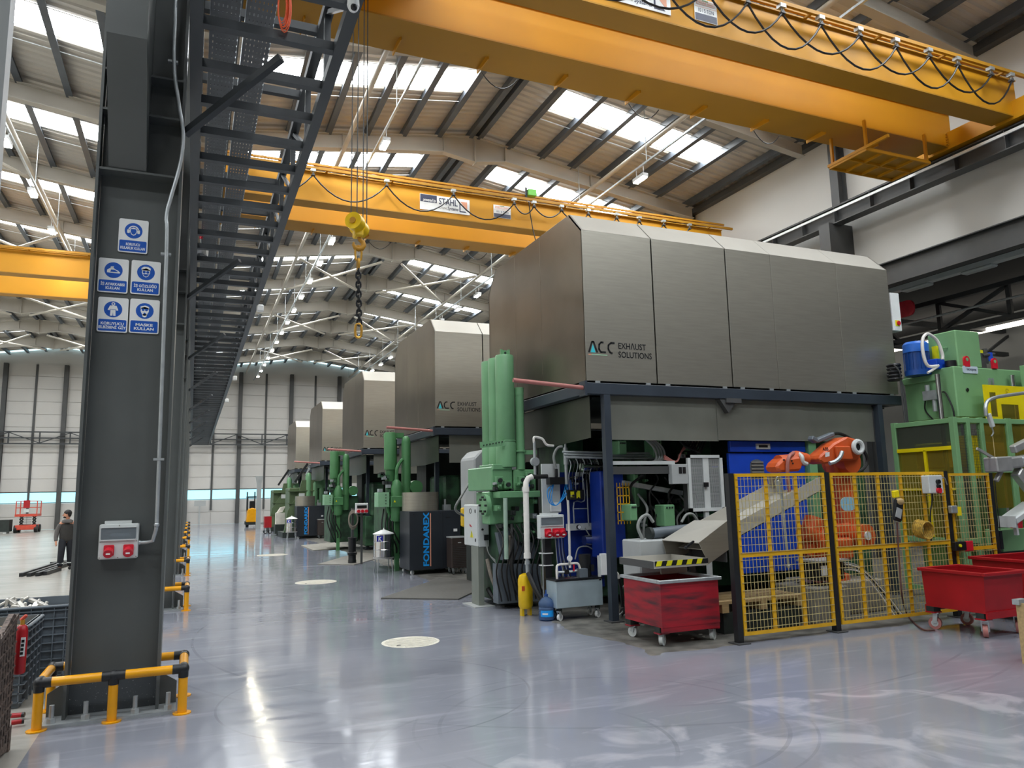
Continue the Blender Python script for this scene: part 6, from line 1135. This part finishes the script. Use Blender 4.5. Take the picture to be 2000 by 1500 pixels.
# scissor lift at the far left
t = thing('scissor_lift', 'red scissor lift parked by the far wall at the left', 'lift', (-10.9, 64, 0)); x0, x1, y = -11.5, -10.2, 64.0
obj('chassis', MB().box(x0, x1, y, y + 1.6, .2, .55), LIFTR, t, bev=.04)
for x in (x0 + .02, x1 - .02):
    for yy in (y + .25, y + 1.35): obj('wheel', MB().cyl((x - .1, yy, .27), (x + .1, yy, .27), .27, 18), RUB, t, smooth=True)
for k in range(3):
    z = .55 + .2 * k
    for s in (0, 1): obj('scissor_arm', MB().bar((x0 + .25, y + (.2 if s else 1.4), z), (x0 + .25, y + (1.4 if s else .2), z + .2), .06, .08).bar((x1 - .25, y + (.2 if s else 1.4), z), (x1 - .25, y + (1.4 if s else .2), z + .2), .06, .08), DKGR, t)
for k in range(4): obj('step', MB().box(x0 + .3, x1 - .3, y - .02, y + .02, .6 + .15 * k, .63 + .15 * k), DARK, t)
obj('platform', MB().box(x0 - .05, x1 + .05, y, y + 1.6, 1.15, 1.32), LIFTR, t)
for x in (x0, x1):
    for yy in (y + .02, y + 1.58): obj('rail_post', MB().box(x - .03, x + .03, yy - .03, yy + .03, 1.3, 2.25), LIFTR, t)
for z in (1.75, 2.22): obj('guard_rail', MB().box(x0, x1, y, y + .04, z, z + .05).box(x0, x1, y + 1.56, y + 1.6, z, z + .05).box(x0, x0 + .04, y, y + 1.6, z, z + .05).box(x1 - .04, x1, y, y + 1.6, z, z + .05), LIFTR, t)
obj('control_panel', MB().box(x0 + .45, x1 - .45, y - .06, y, 1.75, 2.3), BINR, t); obj('white_placard', MB().box(x0 + .5, x1 - .5, y - .03, y - .01, 1.45, 1.68), LGREY, t)
t = thing('dark_container', 'low dark steel container by the far wall beside the scissor lift', 'container', (-12.6, 64, 0)); obj('tub', MB().tray(-13.6, -11.75, 63.5, 64.6, .12, .95, .04), DKGR, t)
for x in (-13.4, -12.7, -12.0): obj('foot', MB().box(x - .1, x + .1, 63.55, 64.5, 0, .12), LGREY, t)
# square tubes on the floor
for k, (u0, v0, u1, v1) in enumerate(((41, 1123, 122, 1097), (56, 1123, 134, 1098), (73, 1122, 141, 1099), (88, 1120, 117, 1111), (100, 1101, 150, 1095))):
    a, b = Vector(pZ(u0, v0, .05)), Vector(pZ(u1, v1, .05)); a.z = b.z = .052
    tag(obj('square_tube', MB().bar(a, b, .1, .1), BLACKP), 'black square tube on the left floor, %s' % ['outermost left', 'second from left', 'third from left', 'fourth from left', 'short rear one'][k], 'tube', 'black square tubes on the floor')
# ================================================================== CRATES AND EXTINGUISHER, LOWER LEFT
def crate(x0, x1, y0, y1, z0, z1, label, rows, cols):
    t = thing('pallet_box', label, 'crate', ((x0 + x1) / 2, y0, z0)); obj('shell', MB().tray(x0, x1, y0, y1, z0, z1, .03, .04, .02), CRATE, t); mb = MB().box(x0 - .03, x1 + .03, y0 - .03, y0 + .03, z1 - .03, z1).box(x1 - .03, x1 + .03, y0, y1, z1 - .03, z1).box(x0 - .03, x0 + .03, y0, y1, z1 - .03, z1).box(x0, x1, y1 - .03, y1 + .03, z1 - .03, z1); obj('rim', mb, CRATE, t, bev=.01)
    for k in range(rows): z = z0 + .06 + (z1 - z0 - .12) * k / (rows - 1); i = .03 * (z1 - z) / (z1 - z0); obj('rib', MB().box(x0, x1, y0 - .025 + i * .5, y0 + .02, z - .006, z + .006).box(x1 - i - .02, x1 + .028 - i, y0 - .02, y1, z - .006, z + .006), CRATE, t)
    for k in range(cols): x = x0 + .08 + (x1 - x0 - .12) * k / (cols - 1); obj('rib', MB().box(x - .005, x + .005, y0 - .02, y0 + .02, z0 + .05, z1 - .02), CRATE, t)
    for k in range(4): y = y0 + .15 + (y1 - y0 - .2) * k / 3; obj('rib', MB().box(x1 - .03, x1 + .02, y - .005, y + .005, z0 + .05, z1 - .02), CRATE, t)
    return t
def pieces(x0, x1, y0, y1, z, n, label, group):
    for k in range(n):
        x, y = x0 + (x1 - x0) * rnd.random(), y0 + (y1 - y0) * rnd.random(); h = .05 + .09 * rnd.random(); a = rnd.random() * 3
        c, s = math.cos(a), math.sin(a); w, l = .03 + .04 * rnd.random(), .05 + .07 * rnd.random()
        tag(obj('scrap_piece', MB().bar((x - c * l, y - s * l, z + h * .3), (x + c * l, y + s * l, z + h), w, w * .7).bar((x, y, z), (x + s * w, y - c * w, z + h), .03, .03), SCRAP, bev=.005), label, 'scrap', group)
crate(-2.3, -1.5, 9.35, 10.15, 0, .82, 'dark grey ribbed pallet box behind the fire extinguisher', 9, 9)
crate(-2.7, -1.28, 10.6, 11.6, 0, .86, 'larger grey ribbed pallet box behind the signed column, filled with scrap', 9, 12)
tag(obj('cardboard_sheet', MB().box(-2.24, -1.56, 9.45, 10.1, .7, .73), mat('cardboard', '#c09a62', .8)), 'brown cardboard sheet inside the dark grey pallet box', 'cardboard')
tag(obj('box_filling', MB().box(-2.62, -1.36, 10.68, 11.52, .04, .76), SCRAP), 'packed grey scrap inside the larger pallet box', 'scrap')
pieces(-2.6, -1.4, 10.7, 11.5, .76, 26, 'shiny aluminium casting scrap lying in the larger pallet box', 'casting scrap in the pallet box')
tag(obj('crate_filling', MB().box(-2.2, -1.6, 9.42, 10.08, .04, .7), DKGR), 'dark filling of the smaller pallet box under the cardboard', 'filling')
t = thing('rusty_crate', 'rusty brown metal crate at the lower left edge', 'crate', (-1.75, 7.2, 0)); 
obj('side_sheet', MB().prism([(7.05, .12), (7.85, .0), (7.85, 1.1), (7.7, 1.14), (7.05, .95)], 'x', -1.38, -1.34), RUST, t); obj('front_sheet', MB().box(-2.3, -1.42, 7.8, 7.84, .05, 1.0), RUST, t); obj('floor_sheet', MB().box(-2.3, -1.42, 7.0, 7.8, .2, .24), RUST, t); obj('top_rim', MB().bar((-1.36, 7.05, .96), (-1.36, 7.86, 1.1), .06, .04), RUST, t)
mb = MB()
for k in range(9): z = .15 + .1 * k; mb.bar((-1.335, 7.05, z), (-1.335, 7.84, z + .04), .012, .012)
for k in range(8): y = 7.1 + .1 * k; mb.box(-1.34, -1.332, y - .005, y + .005, .1, 1.05)
obj('mesh_wires', mb, RUST, t); obj('corner_foot', MB().box(-1.4, -1.33, 7.8, 7.88, 0, .2), RUST, t)
tag(obj('crate_red_box', MB().box(-2.2, -1.46, 7.1, 7.75, .24, .95), LIFTR), 'faded red block inside the rusty crate at the left edge', 'box')
t = thing('fire_extinguisher', 'red fire extinguisher hanging on the dark grey pallet box', 'extinguisher', (-1.5, 8.9, .4)); a, b = Vector(pY(44, 1220, 7.925)), Vector(pY(37, 1316, 7.925)); d = (b - a)
obj('cylinder', MB().tube([a + d * k for k in (0, .03, .12, .5, .97, 1)], [.02, .036, .046, .046, .046, .036], 18), BINR, t, smooth=True); obj('valve_head', MB().cyl(a, a - d * .1, .018, 10), GOLD, t, smooth=True); obj('handle', MB().bar(a - d * .08 + Vector((-.02, 0, 0)), a - d * .2 + Vector((.03, 0, 0)), .02, .03), LIFTR, t, bev=.01)
lb = obj('white_label', MB().bar(Vector(pY(46, 1245, 7.875)), Vector(pY(43, 1282, 7.875)), .035, .006, up=(0, 1, 0)), WHITE, t)
for k in range(4): q = Vector(pY(45 - 1.0 * k, 1252 + 8 * k, 7.871)); obj('label_print', MB().box(q.x - .011, q.x + .011, 7.869, 7.871, q.z - .012, q.z + .01), INK, lb)
for k, (u0, v0, u1, v1) in enumerate(((22, 1398, 48, 1396), (22, 1412, 47, 1408))):
    a, b = Vector(pZ(u0, v0, .04)), Vector(pZ(u1, v1, .04)); h = thing('hand_tool', 'red handle with black tip on the floor by the rusty crate, %s' % ('upper' if k == 0 else 'lower'), 'handle', a); obj('grip', MB().cyl(a, a + (b - a) * .8, .022, 10), BINR, h, smooth=True); obj('tip', MB().cyl(a + (b - a) * .8, b, .024, 10), INK, h, smooth=True)
# ================================================================== PEOPLE
def skinned(nm, V, E, R, m_, par, root=0, sub=1):
    off = base(par); me = bpy.data.meshes.new(nm); me.from_pydata([Vector(v) - off for v in V], E, []); me.materials.append(m_)
    o = link(nm, me, par); s = o.modifiers.new('skin', 'SKIN')
    for i, r in enumerate(R): me.skin_vertices[0].data[i].radius = (r, r) if not isinstance(r, tuple) else r
    me.skin_vertices[0].data[root].use_root = True
    s.use_smooth_shade = True; u = o.modifiers.new('sub', 'SUBSURF'); u.levels = sub; u.render_levels = sub; return o
def person(x, y, label, lean, hooded):
    t = thing('person', label, 'person', (x, y, 0))
    P = lambda a, b, c: (x + a, y + b, c)
    V = [P(0, 0, .95), P(0, 0, 1.12), P(0, 0, 1.32), P(0, -.01, 1.46), P(0, -.02, 1.55), P(0, -.03, 1.6), P(0, -.03, 1.69), P(0, -.02, 1.78)]; R = [(.13, .1), (.13, .1), (.15, .1), (.09, .08), .052, .065, .09, .06]; E = [(i, i + 1) for i in range(7)]
    def chain(frm, pts, rs):
        k = frm
        for p, r in zip(pts, rs): V.append(P(*p)); R.append(r); E.append((k, len(V) - 1)); k = len(V) - 1
        return k
    hands = []
    for s in (-1, 1):
        k = chain(3, [(s * .17, 0, 1.44), (s * .25, -.02, 1.22), (s * .27, -.08 if s < 0 else .05, 1.0), (s * .26, -.14 if s < 0 else .1, .86), (s * .255, -.15, .81)], [.065, .05, .042, .03, (.02, .035)])
        q = V[k]
        for f in range(4): chain(k, [(q[0] - x - .005, q[1] - y - .03 + .02 * f, q[2] - .05), (q[0] - x + s * -.01, q[1] - y - .025 + .02 * f, q[2] - .085 + .01 * abs(f - 1.5))], [.0095, .008])
        chain(k, [(q[0] - x - s * .03, q[1] - y - .03, q[2] - .02), (q[0] - x - s * .035, q[1] - y - .035, q[2] - .055)], [.011, .008])
        chain(0, [(s * .095, 0, .88), (s * .11, -.03 + .1 * lean * s, .5), (s * .12, .02 + .16 * lean * s, .1), (s * .125, -.1 + .16 * lean * s, .04)], [.09, .062, .045, .035])
    skinned('body', V, E, R, SKIN, t, 0, 1)
    # head turned to the left of the picture
    hx, hy, hz = x - .02, y - .03, 1.70
    obj('face', MB().sphere((hx, hy, hz), .1, 16, 12, (.98, .85, 1.18)).sphere((hx - .105, hy - .02, hz - .02), .02, 8, 6, (1, .8, 1.2)).sphere((hx + .01, hy - .09, hz - .01), .025, 8, 6, (.6, .5, 1.2)), SKIN, t, smooth=True)
    for dy in (-.05,): obj('eye', MB().sphere((hx - .085, hy + dy, hz + .015), .012, 8, 6), INK, t, smooth=True)
    obj('mouth', MB().box(hx - .1, hx - .08, hy - .05, hy - .01, hz - .075, hz - .065), mat('lips', '#8f4a40', .5), t)
    obj('hair', MB().sphere((hx + .02, hy + .01, hz + .045), .112, 16, 12, (1, .95, .95)).sphere((hx + .05, hy, hz), .09, 12, 8, (.8, .95, 1)), HAIR, t, smooth=True); obj('beard', MB().sphere((hx - .05, hy - .01, hz - .085), .055, 12, 8, (1, 1, .6)), HAIR, t, smooth=True)
    skinned('jacket', [P(0, 0, .80), P(0, 0, 1.1), P(0, 0, 1.35), P(0, 0, 1.47)], [(0, 1), (1, 2), (2, 3)], [(.23, .15), (.22, .15), (.23, .15), (.13, .1)], JACK, t, 0, 2)
    for s in (-1, 1): skinned('sleeve', [P(s * .17, 0, 1.43), P(s * .26, -.02, 1.22), P(s * .28, -.08 if s < 0 else .05, 1.0), P(s * .265, -.13 if s < 0 else .09, .88)], [(0, 1), (1, 2), (2, 3)], [.085, .075, .066, .05], SLEEV, t, 0, 2)
    obj('hood', MB().lathe((x, y - .02, 1.43), [(.12, 0), (.17, .03), (.15, .09), (.1, .12)], 16), SLEEV, t, smooth=True)
    for s in (-1, 1):
        lx = .16 * lean * s
        skinned('trouser_leg', [P(s * .09, 0, 1.0), P(s * .11, -.03 + .6 * lx, .5), P(s * .12, .02 + lx, .09)], [(0, 1), (1, 2)], [.13, .1, .085], TROUS, t, 0, 2)
        obj('reflective_band', MB().lathe((x + s * .117, y + .01 + .85 * lx, .2), [(.092, 0), (.092, .03)], 14), LGREY, t)
        obj('shoe', MB().sphere((x + s * .125, y - .06 + lx, .055), .06, 12, 8, (.85, 2.2, .9)), INK, t, smooth=True)
    return t
person(-3.52, 27.4, 'person seen from behind in dark jacket and grey hood, standing by the black tubes', .9, 0)
person(-3.1, 29.5, 'person in dark clothes mostly hidden behind the signed column', .3, 1)
# ---- fit lettering to its measured width, as flat meshes
bpy.context.view_layer.update()
dg = bpy.context.evaluated_depsgraph_get()
for o, w, h in TEXTS:
    sx = w / max(o.dimensions.x, 1e-6); me = bpy.data.meshes.new_from_object(o.evaluated_get(dg)); me.name = 'lettering'
    p, l, r = o.parent, o.location.copy(), o.rotation_euler.copy(); bpy.data.objects.remove(o)
    n_ = link('lettering', me, p, l); n_.rotation_euler = r; n_.scale = (sx, h / .72, 1)
